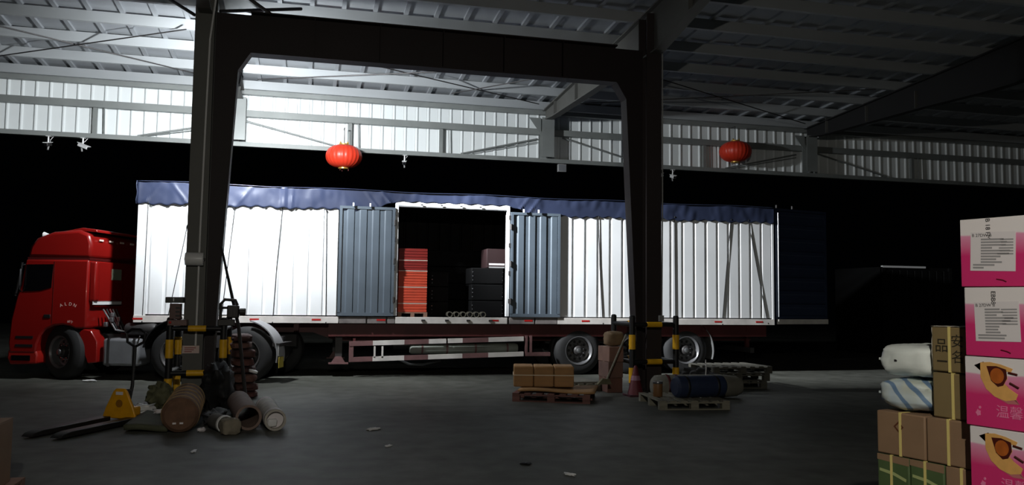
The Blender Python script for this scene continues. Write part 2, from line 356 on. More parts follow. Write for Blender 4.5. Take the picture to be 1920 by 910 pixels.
for a, b in ((-3.18, -2.98), (10.60, 10.66)):
    MB().box(LX(a), LX(b), 0, .12, 1.12, 3.74).build('corner_post', WHITE, tr, bevel=.008)
for x in (1.80, 4.20): MB().box(LX(x), LX(x)+.07, -.01, .10, 1.27, 3.66).build('door_post', WHITE, tr, bevel=.006)
def header(u, v):
    x = LX(1.80)+2.47*u; wv = .014*sin(u*46)
    return (x, .012, 3.545+(.115+wv)*v)
MB().grid(header, 60, 2).build('door_header', WHITE, tr, solid=.04)
for k in range(4): MB().cbox((LX(2.35+.42*k), -.04, 3.60), (.05, .012, .025)).build('header_hook', DSTEEL, tr)
# inner shell
MB().box(0, LX(TX1), .06, TW, 1.10, 1.24).build('deck', DSTEEL, tr)
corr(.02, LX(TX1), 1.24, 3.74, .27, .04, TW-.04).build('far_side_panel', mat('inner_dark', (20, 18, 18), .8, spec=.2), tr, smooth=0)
MB().box(0, .05, .1, TW-.05, 1.24, 3.72).build('front_wall', DSTEEL, tr)
# lower side rail: long pale strips with joints, darker below the door leaves
for a, b, m in ((-3.18, .70, 'w'), (.70, 1.25, 'd'), (1.27, 1.66, 'd'), (1.68, 1.84, 'd'), (1.84, 4.24, 'w'), (4.28, 4.84, 'd'), (4.86, 5.36, 'd'), (5.36, 8.14, 'w'), (8.16, 10.66, 'w')):
    MB().box(LX(a), LX(b)-.01, -.02, .06, 1.11, 1.245).build('side_rail', RAILW if m == 'w' else mat('rail_dark', (112, 106, 104), .6, var=.3, scale=5), tr, bevel=.005)
for x in (-3.1, -.95, .25, 1.55, 3.95, 4.7, 6.0, 9.2, 10.25): MB().box(LX(x)-.09, LX(x)+.09, -.024, -.02, 1.165, 1.20).build('reflector_strip', mat('reflector_red', (176, 30, 30), .3), tr)
for x in (2.42, 2.92, 3.38, 3.86): MB().cbox((LX(x), -.035, 1.18), (.075, .03, .035)).build('rail_hook', DSTEEL, tr)
# side doors folded back flat against the side
def leaf(x0, x1, z0, z1, name, parent, y, m, ribs, hor=False, hinge=True):
    d = MB(); f = .055
    d.box(x0, x1, y-.02, y+.02, z0, z0+f*1.2).box(x0, x1, y-.02, y+.02, z1-f, z1).box(x0, x0+f, y-.02, y+.02, z0+f, z1-f).box(x1-f, x1, y-.02, y+.02, z0+f, z1-f)
    o = d.build(name, m, parent, smooth=0)
    if hor:
        n = ribs; p = (z1-z0-2*f)/n; pts = []
        for i in range(n):
            a = z0+f+i*p; pts += [(y+.01, a), (y+.01, a+.62*p), (y-.022, a+.70*p), (y-.022, a+.92*p)]
        pts.append((y+.01, z1-f)); MB().prism(pts + [(y+.03, z1-f), (y+.03, z0+f)], 'x', x0+f, x1-f).build('door_sheet', m, o, smooth=0)
    else: corr(x0+f, x1-f, z0+f, z1-f, (x1-x0-2*f)/ribs, .016, y+.006, .012, .35).build('door_sheet', m, o, smooth=0)
    return o
for (a, b) in ((.66, 1.795), (4.285, 5.40)):
    o = leaf(LX(a), LX(b), 1.265, 3.52, 'side_door', tr, -.032, BLUEG, 4)
    hx = b if a < 3 else a
    for z in (1.6, 2.4, 3.2): MB().lathe([(.022, -.06), (.022, .06)], (LX(hx), -.06, z), n=10).build('hinge', DSTEEL, o)
    for q in (.22, .52): MB().cbox((LX(a+(b-a)*q+.02), -.10, 3.55), (.03, .03, .07)).build('door_hook', PLASTW, o)
for x, z in ((1.80, 3.4), (1.80, 2.85), (1.80, 2.25), (1.80, 1.6), (4.27, 3.4), (4.27, 2.8), (4.27, 2.2), (4.27, 1.6)): MB().cbox((LX(x), -.02, z), (.05, .05, .09)).build('post_latch', DSTEEL, tr)
# rear door leaf swung open past the end
rd = leaf(0, 1.66, 1.25, 3.86, 'rear_door', tr, 0, DOOR_SHADE, 8, hor=True)
rd.location = (LX(TX1)+.05, .04, 0); rd.rotation_euler = (0, 0, R(12.5))
MB().box(.06, 1.66, -.045, .02, 1.13, 1.245).build('bottom_bar', RAILW, rd)
MB().tube([(.06, -.05, 1.3), (.06, -.05, 3.75)], .016, 8).build('lock_rod', STEEL, rd)
for x in (.05, .55): MB().cbox((x, -.02, 3.9), (.04, .04, .07)).build('door_hook', DSTEEL, rd)
# tarpaulin: top sheet and side skirt
def skirt_bottom(x):
    z = 3.415 + .006*(x-TX0) + .018*sin(x*24.2) + .012*sin(x*5.1)
    if 1.0 < x < 5.0:
        t = min(1, max(0, (x-1.25)/.6))*min(1, max(0, (4.85-x)/.6)); z = z+(3.655+.012*sin(x*20)-z)*t
    return z
def skirt(u, v):
    x = TX0-.02+(TX1-TX0+.04)*u; zt = 3.86+.012*sin(x*2.1); zb = skirt_bottom(x)
    z = zt+(zb-zt)*v
    wr = .022*noise.noise(Vector((x*2.2, z*3, 1)))+.012*noise.noise(Vector((x*7, z*4, 5)))
    for c, s in ((1.35, -1), (1.7, -1), (4.5, 1), (4.75, 1), (-2.95, 1), (-2.4, -1), (-1.25, 1), (-.3, .1)):
        d = (x-c) - s*(z-3.6)*.75; wr -= .028*math.exp(-(d/.03)**2)*(.3+.7*v)
    if abs(x+.46) < .04: wr -= .02
    return (LX(x), -.012+min(.004, wr), z)
MB().grid(skirt, 420, 14).build('tarpaulin_skirt', TARP, tr, solid=.012)
def top(u, v):
    x = TX0-.02+(TX1-TX0+.04)*u; y = -.045+(TW+.06)*v
    return (LX(x), y, 3.86+.012*sin(x*2.1)+.10*sin(pi*v)-.025*(1-cos(2*pi*x/1.1))*sin(pi*v))
MB().grid(top, 140, 14).build('tarpaulin_top', TARP, tr, solid=.012)
MB().grid(lambda u, v: (-.03-.01*sin(v*9), -.045+(TW+.06)*u, 3.86-.45*v+.1*sin(pi*u)*(1-v)), 20, 6).build('tarpaulin_front', TARP, tr, solid=.012)
# tie ropes
for pts in ([(-3.0, 3.44), (-3.02, 1.12)], [(-2.27, 3.0), (-2.57, 1.14)], [(-1.39, 3.42), (-1.56, 1.4)], [(-.47, 3.5), (-.55, 2.3), (-.60, 1.12)], [(.40, 3.40), (.44, 1.12)], [(6.30, 3.48), (6.33, 2.4), (6.41, 1.13)],
            [(8.13, 3.55), (8.15, 1.13)], [(9.55, 3.54), (9.42, 2.3), (9.31, 1.12)], [(10.0, 3.54), (10.22, 2.4), (10.48, 1.15)], [(-2.1, 3.42), (-2.27, 3.0)]):
    MB().tube([(LX(x), .002, z) for x, z in pts], .008, 6).build('tie_rope', ROPE, tr)
    for q in (pts[0], pts[-1]): MB().lathe([(.004, -.025), (.015, -.012), (.015, .012), (.004, .025)], (LX(q[0]), -.01, q[1]), n=8).build('rope_knot', ROPE, tr)
# chassis
for y in (.62, 1.7): MB().prism([(LX(-2.6), 1.10), (LX(-2.6), .92), (LX(.2), .90), (LX(.7), .72), (LX(10.4), .72), (LX(10.4), 1.10)], 'y', y, y+.12).build('chassis_beam', DARKRED, tr, smooth=0)
for k in range(12): MB().box(LX(-2.4+k*1.13)-.05, LX(-2.4+k*1.13)+.05, .08, TW-.08, .96, 1.10).build('cross_member', DARKRED, tr)
MB().box(LX(.5), LX(10.5), .10, .14, .84, 1.11).build('side_skirt_plate', DARKRED, tr)
# side guard with white and red painted lengths
def seg(x0, x1, z0a, z0b, m):
    # z of rail lower edge at x=1.0 and x=4.64
    f = lambda x: z0a+(z0b-z0a)*(x-1.0)/3.64
    MB().add([(LX(x), y, f(x)+dz) for x in (x0, x1) for y in (.05, .11) for dz in (0, .095)], [(0, 1, 3, 2), (4, 6, 7, 5), (0, 4, 5, 1), (2, 3, 7, 6), (0, 2, 6, 4), (1, 5, 7, 3)]).build('guard_rail', RAILW if m else GUARDRED, tr)
for x0, x1, m in ((.92, 1.40, 0), (1.40, 2.05, 1), (2.05, 2.56, 0), (2.56, 2.93, 1), (2.97, 3.28, 1), (3.28, 3.84, 0), (3.84, 4.62, 1)): seg(x0, x1, .645, .745, m)
for x0, x1, m in ((.92, 1.40, 0), (1.40, 2.05, 1), (2.05, 2.55, 0), (2.55, 3.28, 1), (3.28, 3.84, 0), (3.84, 4.62, 1)): seg(x0, x1, .32, .42, m)
MB().box(LX(4.68), LX(5.22), .05, .11, .42, .50).build('guard_rail', GUARDRED, tr)
MB().box(LX(.92), LX(1.01), .06, .11, .32, .72).build('guard_post', GUARDRED, tr)
for x in (4.66, 4.76): MB().box(LX(x), LX(x)+.05, .06, .11, .42, .86).build('guard_post', GUARDRED, tr)
for x in (1.44, 1.60): MB().box(LX(x)-.018, LX(x)+.018, .05, .075, .40, .64).build('guard_peg', RAILW, tr)
for x in (1.0, 2.8, 4.6): MB().box(LX(x), LX(x)+.05, .11, .6, .74, .80).build('guard_bracket', DARKRED, tr)
o = MB().lathe([(.02, 0), (.09, .01), (.112, .05), (.112, 2.3), (.09, 2.36), (.02, 2.37)], (LX(2.18), .30, .575), 'x', 20).build('storage_tube', mat('grey_tube', (128, 134, 126), .5, var=.25, scale=2.5), tr)
for x in (2.45, 2.98, 3.6, 4.3): MB().lathe([(.116, -.02), (.116, .02)], (LX(x), .30, .575), 'x', 20).build('tube_band', GUARDRED, o)
# landing legs
for y in (.35, 1.95):
    o = MB().box(LX(.72)-.07, LX(.72)+.07, y-.07, y+.07, .42, 1.0).build('landing_leg', DSTEEL, tr)
    MB().prism([(LX(.72)-.06, .42), (LX(.72)-.14, .29), (LX(.72)+.14, .29), (LX(.72)+.06, .42)], 'y', y-.1, y+.1).build('landing_foot', GUARDRED, o)
    MB().box(LX(.72)-.2, LX(.72)+.2, y-.14, y+.14, .265, .29).build('foot_plate', GUARDRED, o)
# wheels
def tyre_mesh():
    return MB().lathe([(.29, .02), (.30, .0), (.40, -.01), (.48, .015), (.525, .06), (.53, .1), (.53, .2), (.525, .24), (.48, .285), (.40, .30), (.30, .29)], axis='y', n=48, closed=True).mesh('tyre', RUBBER)
def rim_mesh(m):
    return MB().lathe([(.30, .0), (.315, -.012), (.30, -.012), (.275, .02), (.27, .13), (.235, .145), (.225, .12), (.11, .13), (.11, .28), (.29, .29)], axis='y', n=40, closed=True).mesh('rim', m)
TYRE = tyre_mesh(); RIM = rim_mesh(mat('rim_silver', (104, 104, 106), .4, metal=.3, var=.1, scale=8))
RIMD = rim_mesh(mat('rim_dark', (90, 88, 88), .5, metal=.5, var=.1, scale=8))
HUB = MB().lathe([(.11, .13), (.105, .03), (.08, .0), (.05, -.01), (.03, -.01)], axis='y', n=20).mesh('hub', DSTEEL)
HUBC = MB().lathe([(.06, .0), (.055, -.03), (.03, -.04)], axis='y', n=16).mesh('hub_cap', STEEL)
NUT = MB().lathe([(.018, .12), (.018, .085), (.012, .08)], axis='y', n=6).mesh('lug_nut', CHROME)
HOLE = MB().lathe([(.03, .14), (.03, .117)], axis='y', n=12).mesh('hand_hole', BLACK)
def wheel(parent, loc, rz=0, rim=RIM, flip=False):
    t = inst(TYRE, 'wheel', parent, loc, (0, 0, rz+(pi if flip else 0)))
    inst(rim, 'rim', t); inst(HUB, 'hub', t); inst(HUBC, 'hub_cap', t)
    for k in range(10):
        a = 2*pi*k/10; inst(NUT, 'lug_nut', t, (.145*sin(a), 0, .145*cos(a))); inst(HOLE, 'hand_hole', t, (.195*sin(a+.3), 0, .195*cos(a+.3)))
    return t
for x in (5.89, 7.18, 8.47):
    wheel(tr, (LX(x), .10, .53)); wheel(tr, (LX(x), .43, .53)); wheel(tr, (LX(x), TW-.10, .53), flip=True)
    MB().tube([(LX(x), .5, .53), (LX(x), TW-.3, .53)], .075, 12).build('axle', DSTEEL, tr)
    MB().prism([(LX(x)-.62, .74), (LX(x)+.62, .74), (LX(x)+.58, .66), (LX(x)+.1, .60), (LX(x)-.1, .60), (LX(x)-.58, .66)], 'y', .74, .82).build('leaf_spring', DSTEEL, tr)
def arc_guard(cx, cz, r, a0, a1, y0, y1, th=.012, n=14):
    pts = [(cx+r*cos(a0+(a1-a0)*i/n), cz+r*sin(a0+(a1-a0)*i/n)) for i in range(n+1)]
    inn = [(cx+(r-th)*cos(a0+(a1-a0)*i/n), cz+(r-th)*sin(a0+(a1-a0)*i/n)) for i in range(n+1)]
    return MB().prism(pts+inn[::-1], 'y', y0, y1)
arc_guard(LX(8.47), .53, .68, R(-18), R(62), .08, .6).build('mudguard', mat('mudguard_grey', (96, 96, 96), .5), tr, smooth=30)
arc_guard(LX(5.89), .53, .66, R(70), R(120), .1, .6).build('mudguard', BLACK, tr, smooth=30)
MB().box(LX(10.2), LX(10.3), .3, TW-.3, .45, .57).build('rear_bumper', DSTEEL, tr)
for y in (.5, 1.9): MB().box(LX(10.21), LX(10.29), y, y+.08, .55, .9).build('bumper_post', DARKRED, tr)
MB().lathe([(.02, 0), (.15, .02), (.17, .06), (.17, .74), (.15, .78), (.02, .8)], (LX(1.9), 1.2, .6), 'x', 20).build('air_tank', DSTEEL, tr)
MB().tube([(LX(1.95), .35, .36), (LX(2.2), .4, .24), (LX(2.5), .5, .22), (LX(2.9), .6, .3)], .03, 8).build('air_hose', STEEL, tr)

# goods inside the trailer, seen through the side opening
CR = mat('orange_red_crate', (196, 70, 44), .6, var=.12, scale=4); CRD = mat('deep_red_crate', (128, 26, 20), .6, var=.12, scale=4)
pz = thing('cargo_pallet', 'small wooden pallet under the orange crates inside the trailer', 'pallet', (1.90, 17.31, 1.24))
MB().box(0, .62, 0, .8, .08, .105).build('top_board', WOOD, pz)
for x in (.0, .27, .54): MB().box(x, x+.08, 0, .8, 0, .08).build('runner', WOOD, pz)
hts = [(1.345, .19), (1.537, .34), (1.879, .34), (2.221, .22), (2.443, .24)]
lev = ('bottom', 'second', 'third', 'fourth', 'topmost')
for k, (z, h) in enumerate(hts):
    m = CR if k < 3 else CRD
    t = thing('slatted_crate', ('orange' if k < 3 else 'dark')+'-red slatted crate in the trailer doorway, '+lev[k]+' of its stack', 'crate', (1.905, 17.315, z), 0, 'red crates in the trailer doorway')
    n = max(3, round(h/.055)); p = h/n
    MB().box(.01, .59, .012, .76, 0, h).build('body', m, t)
    for i in range(n): MB().box(0, .60, 0, .012, i*p+.006, (i+1)*p-.006).build('slat', m, t)
    if k < 4: MB().box(-.004, .604, -.005, .0, h-.016, h).build('edge_strip', mat('pale_strip', (212, 190, 176), .4), t)
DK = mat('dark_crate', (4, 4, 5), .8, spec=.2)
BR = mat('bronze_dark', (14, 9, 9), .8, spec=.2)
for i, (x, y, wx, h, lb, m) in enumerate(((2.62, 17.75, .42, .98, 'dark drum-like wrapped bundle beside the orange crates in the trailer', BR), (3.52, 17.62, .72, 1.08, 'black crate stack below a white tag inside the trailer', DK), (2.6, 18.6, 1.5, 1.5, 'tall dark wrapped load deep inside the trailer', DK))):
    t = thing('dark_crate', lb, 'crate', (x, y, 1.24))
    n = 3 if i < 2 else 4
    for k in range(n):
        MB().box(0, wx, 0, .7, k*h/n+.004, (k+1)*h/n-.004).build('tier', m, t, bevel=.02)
        for xx in ((.02, wx-.02) if i == 1 else (.06,)):
            for q in range(3):
                MB().lathe([(.002, -.006), (.013, .0), (.013, .004)], (xx, -.008, (k+.25+.24*q)*h/n), 'y', 8).build('rivet', CHROME, t)
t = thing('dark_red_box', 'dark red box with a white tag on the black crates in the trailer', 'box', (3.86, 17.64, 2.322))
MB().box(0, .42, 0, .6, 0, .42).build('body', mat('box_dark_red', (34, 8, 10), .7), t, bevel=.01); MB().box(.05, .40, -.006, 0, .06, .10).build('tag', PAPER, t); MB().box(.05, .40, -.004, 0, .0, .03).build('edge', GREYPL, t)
for k in range(6):
    t = thing('steel_ring', 'short steel pipe ring in the row at the trailer doorway edge', 'pipe ring', (3.02+.145*k, 17.40, 1.24+.062), 0, 'row of pipe rings in the doorway')
    MB().lathe([(.062, 0), (.062, .16), (.046, .16), (.046, 0)], axis='y', n=18, closed=True).build('ring', mat('ring_steel', (120, 116, 104), .45, metal=.5), t)
    MB().lathe([(.064, .06), (.064, .08), (.060, .08), (.060, .06)], axis='y', n=18, closed=True).build('seam', DSTEEL, t)

# ------------------------------------------------------------------ red tractor cab, turned away a little
PH = R(17)
ca = thing('truck_tractor', 'red tractor cab with air horn and dark side window, coupled before the trailer', 'truck', (-4.0, 17.3, 0), -PH)
CW = 2.2
prof = [(-1.52, .50), (-1.55, .70), (-1.52, 1.14), (-1.43, 1.58), (-1.36, 1.80), (-1.30, 2.20), (-1.28, 2.30), (-.03, 2.30), (-.03, 1.0), (-.10, .98), (-.24, .98), (-.36, 1.03), (-.50, 1.05), (-.66, 1.03), (-.82, .96), (-.92, .84), (-.98, .68), (-1.0, .50)]
MB().prism(prof, 'y', 0, CW).build('cab_body', CABRED, ca, bevel=.035, smooth=30)
hi = [(-1.27, 2.34), (-1.22, 2.56), (-1.10, 2.72), (-.78, 2.84), (-.26, 2.88), (-.06, 2.80), (.0, 2.6), (-.01, 2.34)]
MB().prism(hi, 'y', .02, CW-.02).build('high_roof', CABRED, ca, bevel=.06, smooth=30)
MB().prism([(-.62, 2.86), (-.25, 2.93), (.02, 2.90), (.05, 2.84), (-.24, 2.86)], 'y', .12, CW-.12).build('roof_deflector', CABRED, ca, bevel=.015)
MB().box(-1.26, -.03, .03, CW-.03, 2.295, 2.345).build('roof_seam', mat('seam_dark_red', (70, 8, 8), .5), ca)
MB().box(-.04, .10, .05, .20, 1.5, 2.28).build('side_fairing', CABRED, ca, bevel=.04)
MB().box(-.03, .05, .2, 1.15, 1.5, 2.28).build('rear_panel', CABRED, ca, bevel=.02)
MB().box(.05, .062, .70, 1.05, 1.93, 2.15).build('rear_window', mat('pale_glass', (150, 160, 140), .2), ca)
MB().box(.045, .06, .06, 1.1, 1.44, 1.50).build('rear_trim', PLASTW, ca)
for y in (.28, .64, 1.05, 1.45, 1.85): MB().box(-.0, .012, y, y+.14, 2.68, 2.715).build('reflective_tape', mat('tape_white', (235, 215, 200), .3), ca)
MB().prism([(-1.30, 1.68), (-1.255, 2.20), (-.72, 2.21), (-.745, 1.76), (-.95, 1.70)], 'y', -.012, .02).build('side_window', GLASS, ca)
MB().prism([(-1.42, 1.62), (-1.36, 1.82), (-1.31, 2.18), (-1.345, 2.18), (-1.40, 1.82), (-1.46, 1.62)], 'y', .02, CW-.02).build('windscreen', GLASS, ca)
for a, b in (((-1.44, 1.60), (-1.39, 1.86)), ((-1.39, 1.86), (-1.33, 2.24))): MB().tube([(a[0], -.02, a[1]), (b[0], -.02, b[1])], .022, 8).build('pillar_trim', BLACK, ca)
o = MB().tube([(-1.28, -.01, 2.2), (-1.30, -.08, 2.18), (-1.32, -.08, 1.72), (-1.34, -.01, 1.68)], .012, 8).build('mirror_arm', BLACK, ca)
MB().cbox((-1.315, -.085, 1.95), (.04, .05, .34)).build('mirror_housing', BLACK, o, bevel=.02)
MB().box(-.71, -.70, -.004, .01, 1.06, 2.26).build('door_seam', mat('seam_dark_red', (70, 8, 8), .5), ca)
o = MB().cbox((-.80, -.004, 1.21), (.13, .02, .07)).build('door_handle', BLACK, ca, bevel=.008)
# lower front: bumper, steps, wheel arch, rear skirt
MB().prism([(-1.50, .28), (-1.56, .40), (-1.55, .56), (-1.02, .60), (-.96, .46), (-.98, .30)], 'y', .01, CW-.01).build('bumper', mat('bumper_red', (150, 26, 20), .4), ca, bevel=.03)
MB().prism([(-1.47, .36), (-1.47, .46), (-1.10, .46), (-1.10, .36)], 'y', -.004, .02).build('fog_lamp', GLASS, ca)
for z in (.62, .78): MB().box(-1.40, -1.06, -.008, .02, z, z+.05).build('step', BLACK, ca)
arch = [(-.10, .98), (.06, .95), (.20, .74), (.20, .34), (.02, .32), (-.06, .52), (-.12, .74), (-.18, .90)]
MB().prism(arch, 'y', .02, .34).build('rear_skirt', CABRED, ca, bevel=.02)
arc_guard(-.55, .50, .58, R(8), R(172), .03, .5, .03).build('wheel_arch', BLACK, ca, smooth=30)
MB().box(-1.40, 3.6, .62, .74, .62, .86).build('frame_rail', DSTEEL, ca); MB().box(-1.40, 3.6, CW-.74, CW-.62, .62, .86).build('frame_rail', DSTEEL, ca)
wheel(ca, (-.58, .10, .53), R(-24), RIM); wheel(ca, (-.58, CW-.10, .53), R(-24), RIM, True)
MB().tube([(-.58, .4, .5), (-.58, CW-.4, .5)], .07, 10).build('front_axle', DSTEEL, ca)
for x in (1.75, 3.05):
    wheel(ca, (x, .02, .53), 0, RIMD); wheel(ca, (x, CW-.02, .53), 0, RIMD, True)
    MB().tube([(x, .3, .53), (x, CW-.3, .53)], .09, 10).build('drive_axle', DSTEEL, ca)
arc_guard(3.05, .53, .66, R(-12), R(80), -.02, .42, .02).build('drive_mudguard', mat('mudguard_pale', (140, 140, 142), .45), ca, smooth=30)
arc_guard(1.75, .53, .66, R(20), R(170), -.02, .42, .02).build('drive_mudguard', BLACK, ca, smooth=30)
o = MB().box(3.70, 3.73, .0, .24, .52, .72).build('tail_lamp', GREYPL, ca)
MB().box(3.735, 3.745, -.02, .24, .30, .50).build('number_plate', mat('plate_yellow', (200, 180, 70), .5), ca)
MB().box(3.60, 3.74, .0, .74, .70, .76).build('tail_bracket', DSTEEL, ca)
# fuel tank, air bottles and hoses behind the cab
o = MB().box(.28, 1.0, .06, .56, .28, .80).build('fuel_tank', mat('tank_alloy', (140, 142, 146), .45, metal=.5, var=.1), ca, bevel=.05)
for x in (.4, .9): MB().box(x-.02, x+.02, .05, .57, .27, .81).build('tank_strap', DSTEEL, o)
MB().lathe([(.02, 0), (.10, .01), (.12, .05), (.12, .55), (.10, .6), (.02, .61)], (.62, .28, .98), 'x', 18).build('air_bottle', DSTEEL, ca)
for k in range(5): MB().tube([(.10, .35+.12*k, 1.35), (.35, .38+.12*k, .95-.04*k), (.7, .5+.1*k, .9), (1.2, .9+.03*k, 1.02)], .018, 8).build('air_hose', (STEEL, BLACK, DARKRED, STEEL, BLACK)[k], ca)
for k in range(5): MB().cbox((.22+.05*(k % 2), .25+.12*k, 1.06+.09*(k % 3)), (.07, .06, .09)).build('air_coupling', STEEL, ca, bevel=.01)
MB().lathe([(.05, 0), (.5, 0), (.5, .06), (.05, .06)], (2.1, CW/2, .92), 'z', 28, True).build('fifth_wheel', DSTEEL, ca)
# air horn on the roof
o = MB().tube([(-1.09, .3, 2.795), (-.66, .3, 2.845)], [.016, .012], 10).build('air_horn', CHROME, ca)
MB().lathe([(.012, .08), (.03, .02), (.055, -.03), (.06, -.05), (.02, -.045)], (-1.08, .3, 2.797), 'x', 18).build('horn_bell', PLASTW, o)
MB().lathe([(.01, 0), (.035, .02), (.035, .06), (.01, .08)], (-.70, .3, 2.84), 'x', 14).build('horn_driver', PLASTW, o)
for x in (-.98, -.72): MB().tube([(x, .3, 2.83), (x+.03, .3, 2.70)], .01, 6).build('horn_bracket', DSTEEL, o)
# lettering on the door: four letters in an arc and a short number
SX = Matrix.Rotation(R(90), 4, 'X')
DW = mat('door_lettering', (240, 200, 190), .4)
for k, ch in enumerate('ALDN'):
    a = (k-1.5)*.36
    text('letter', ch, .085, DW, ca, Matrix.Translation((-.40+.26*sin(a), -.003, 1.25+.2*cos(a))) @ SX @ Matrix.Rotation(-a*.8, 4, 'Z'))
text('number', '60 J-', .062, DW, ca, Matrix.Translation((-.34, -.003, 1.115)) @ SX)

# ------------------------------------------------------------------ lanterns, cameras and lamp under the wall
def lantern(loc, lab):
    t = thing('red_lantern', lab, 'lantern', loc, 0, 'red lanterns')
    n, nv = 72, 14; vs = []
    mb = MB()
    def fn(u, v):
        a = 2*pi*u; ph = -pi/2*.93 + pi*.93*v
        rib = 1-.035*abs(cos(12*a))
        r = .45*cos(ph)**.75*rib if cos(ph) > 0 else 0
        return (r*cos(a), r*sin(a), .29*sin(ph)/sin(pi/2*.93))
    mb.grid(fn, 96, nv).build('shade', LANT, t, smooth=60)
    MB().lathe([(.05, .285), (.13, .285), (.13, .315), (.05, .315)], n=20, closed=True).build('top_ring', GOLD, t)
    MB().lathe([(.05, -.315), (.13, -.315), (.13, -.285), (.05, -.285)], n=20, closed=True).build('bottom_ring', GOLD, t)
    for k in range(3): MB().lathe([(.003, -.03), (.022, -.01), (.022, .012), (.003, .03)], (.1*cos(k*2.1+3.6), .1*sin(k*2.1+3.6), .34), n=8).build('gold_knob', GOLD, t)
    for k in range(3): MB().tube([(.12*cos(k*2.1+3.9), .12*sin(k*2.1+3.9), -.31), (.12*cos(k*2.1+3.9), .12*sin(k*2.1+3.9), -.36)], .008, 6).build('tassel', mat('tassel_red', (90, 14, 12), .7), t)
    MB().tube([(0, 0, .31), (0, 0, .72)], .008, 6).build('hanging_wire', DSTEEL, t)
    MB().tube([(0, 0, .72), (0, .25, .72)], .012, 6).build('hook_arm', DSTEEL, t)
lantern((.86, 20.75, 5.14), 'bright red ribbed lantern below the white wall between the columns')
lantern((11.66, 20.75, 5.86), 'dim red lantern before the darker wall past the second column')

def cctv(loc, rz, tilt, lab, dome=False):
    t = thing('security_camera', lab, 'camera', loc, 0, 'security cameras')
    MB().tube([(0, 0, 0), (0, 0, .20)], .018, 8).build('drop_rod', PLASTW, t)
    MB().box(-.05, .05, -.05, .05, .19, .21).build('mount_plate', PLASTW, t)
    m = Matrix.Rotation(rz, 4, 'Z') @ Matrix.Rotation(tilt, 4, 'Y')
    b = MB(); b.box(-.12, .15, -.045, .045, -.035, .045, m); o = b.build('body', PLASTW if not dome else DSTEEL, t, bevel=.012)
    MB().box(-.14, .17, -.055, .055, .045, .058, m).build('sun_shield', PLASTW, o)
    MB().tube([m @ Vector((.15, 0, 0)), m @ Vector((.165, 0, 0))], .032, 14).build('lens', GLASS, o)
    MB().tube([m @ Vector((-.02, 0, -.04)), m @ Vector((.03, 0, -.12))], .02, 8).build('infrared_pod', GREYPL, o)
    MB().tube([(.10, .06, .22), (.03, .05, .12), m @ Vector((-.13, 0, .02))], .008, 6).build('cable', PLASTW, t)
cctv((-5.92, 21.19, 5.13), R(-95), R(12), 'security camera seen end-on under the wall beam above the cab', True)
cctv((-5.18, 21.19, 5.13), R(-25), R(20), 'white bullet security camera tilted down beside another above the cab')
cctv((2.42, 21.19, 5.13), R(-100), R(15), 'dark security camera under the wall beam right of the bright lantern', True)
cctv((9.55, 21.19, 5.13), R(200), R(18), 'white bullet security camera close behind the dark column')
cctv((9.95, 21.19, 5.13), R(-95), R(14), 'small security camera beside the white one behind the dark column')
t = thing('wall_lamp', 'unlit square grey lamp under the wall beam by the wall post', 'lamp', (6.68, 21.19, 5.1))
MB().box(-.12, .12, -.07, .03, 0, .21).build('housing', GREYPL, t, bevel=.012); MB().box(-.10, .10, -.075, -.07, .02, .19).build('lens', mat('lens_grey', (110, 112, 116), .3), t)
MB().box(-.04, .04, -.03, .03, .20, .235).build('bracket', DSTEEL, t)

# ------------------------------------------------------------------ column guards
def guard(name, lab, xs, y0, y1, H, zr, yellow, group):
    # xs: left / right post x; sleeves yellow on black posts
    cx = sum(xs)/2; t = thing(name, lab, 'column guard', (cx, (y0+y1)/2, 0), 0, group)
    for x in xs:
        for y in (y0, y1):
            px, py = x-cx, y-(y0+y1)/2
            o = MB().lathe([(.052, 0), (.052, H-.02), (.035, H), (.005, H+.005)], (px, py, 0), n=16).build('post', BLACK, t)
            MB().lathe([(.09, 0), (.09, .012), (.06, .014)], (px, py, 0), n=16).build('foot_plate', BLACK, o)
            for a, b in yellow: MB().lathe([(.052, a), (.06, a+.004), (.06, b-.004), (.052, b)], (px, py, 0), n=16).build('yellow_sleeve', YELLOW, o)
    for z in zr:
        for y in (y0, y1):
            py = y-(y0+y1)/2
            o = MB().tube([(xs[0]-cx, py, z), (xs[1]-cx, py, z)], .04, 12).build('rail', BLACK, t)
            q = .17*(xs[1]-xs[0])
            MB().lathe([(.040, -q), (.048, -q+.004), (.048, q-.004), (.040, q)], (.0, py, z), 'x', 14).build('yellow_sleeve', YELLOW, o)
        for x in xs:
            MB().tube([(x-cx, y0-(y0+y1)/2, z), (x-cx, y1-(y0+y1)/2, z)], .04, 12).build('rail', BLACK, t)
guard('column_guard', 'yellow and black tube guard around the grey column', (-2.0, -1.21), 13.72, 14.62, 1.30, (1.13, .44), ((.67, .96), (.07, .36)), 'column guards')
guard('column_guard', 'yellow and black tube guard around the dark column by the pallets', (5.66, 6.50), 13.72, 14.62, 1.38, (1.22, .56), ((.78, 1.04), (.19, .46)), 'column guards')
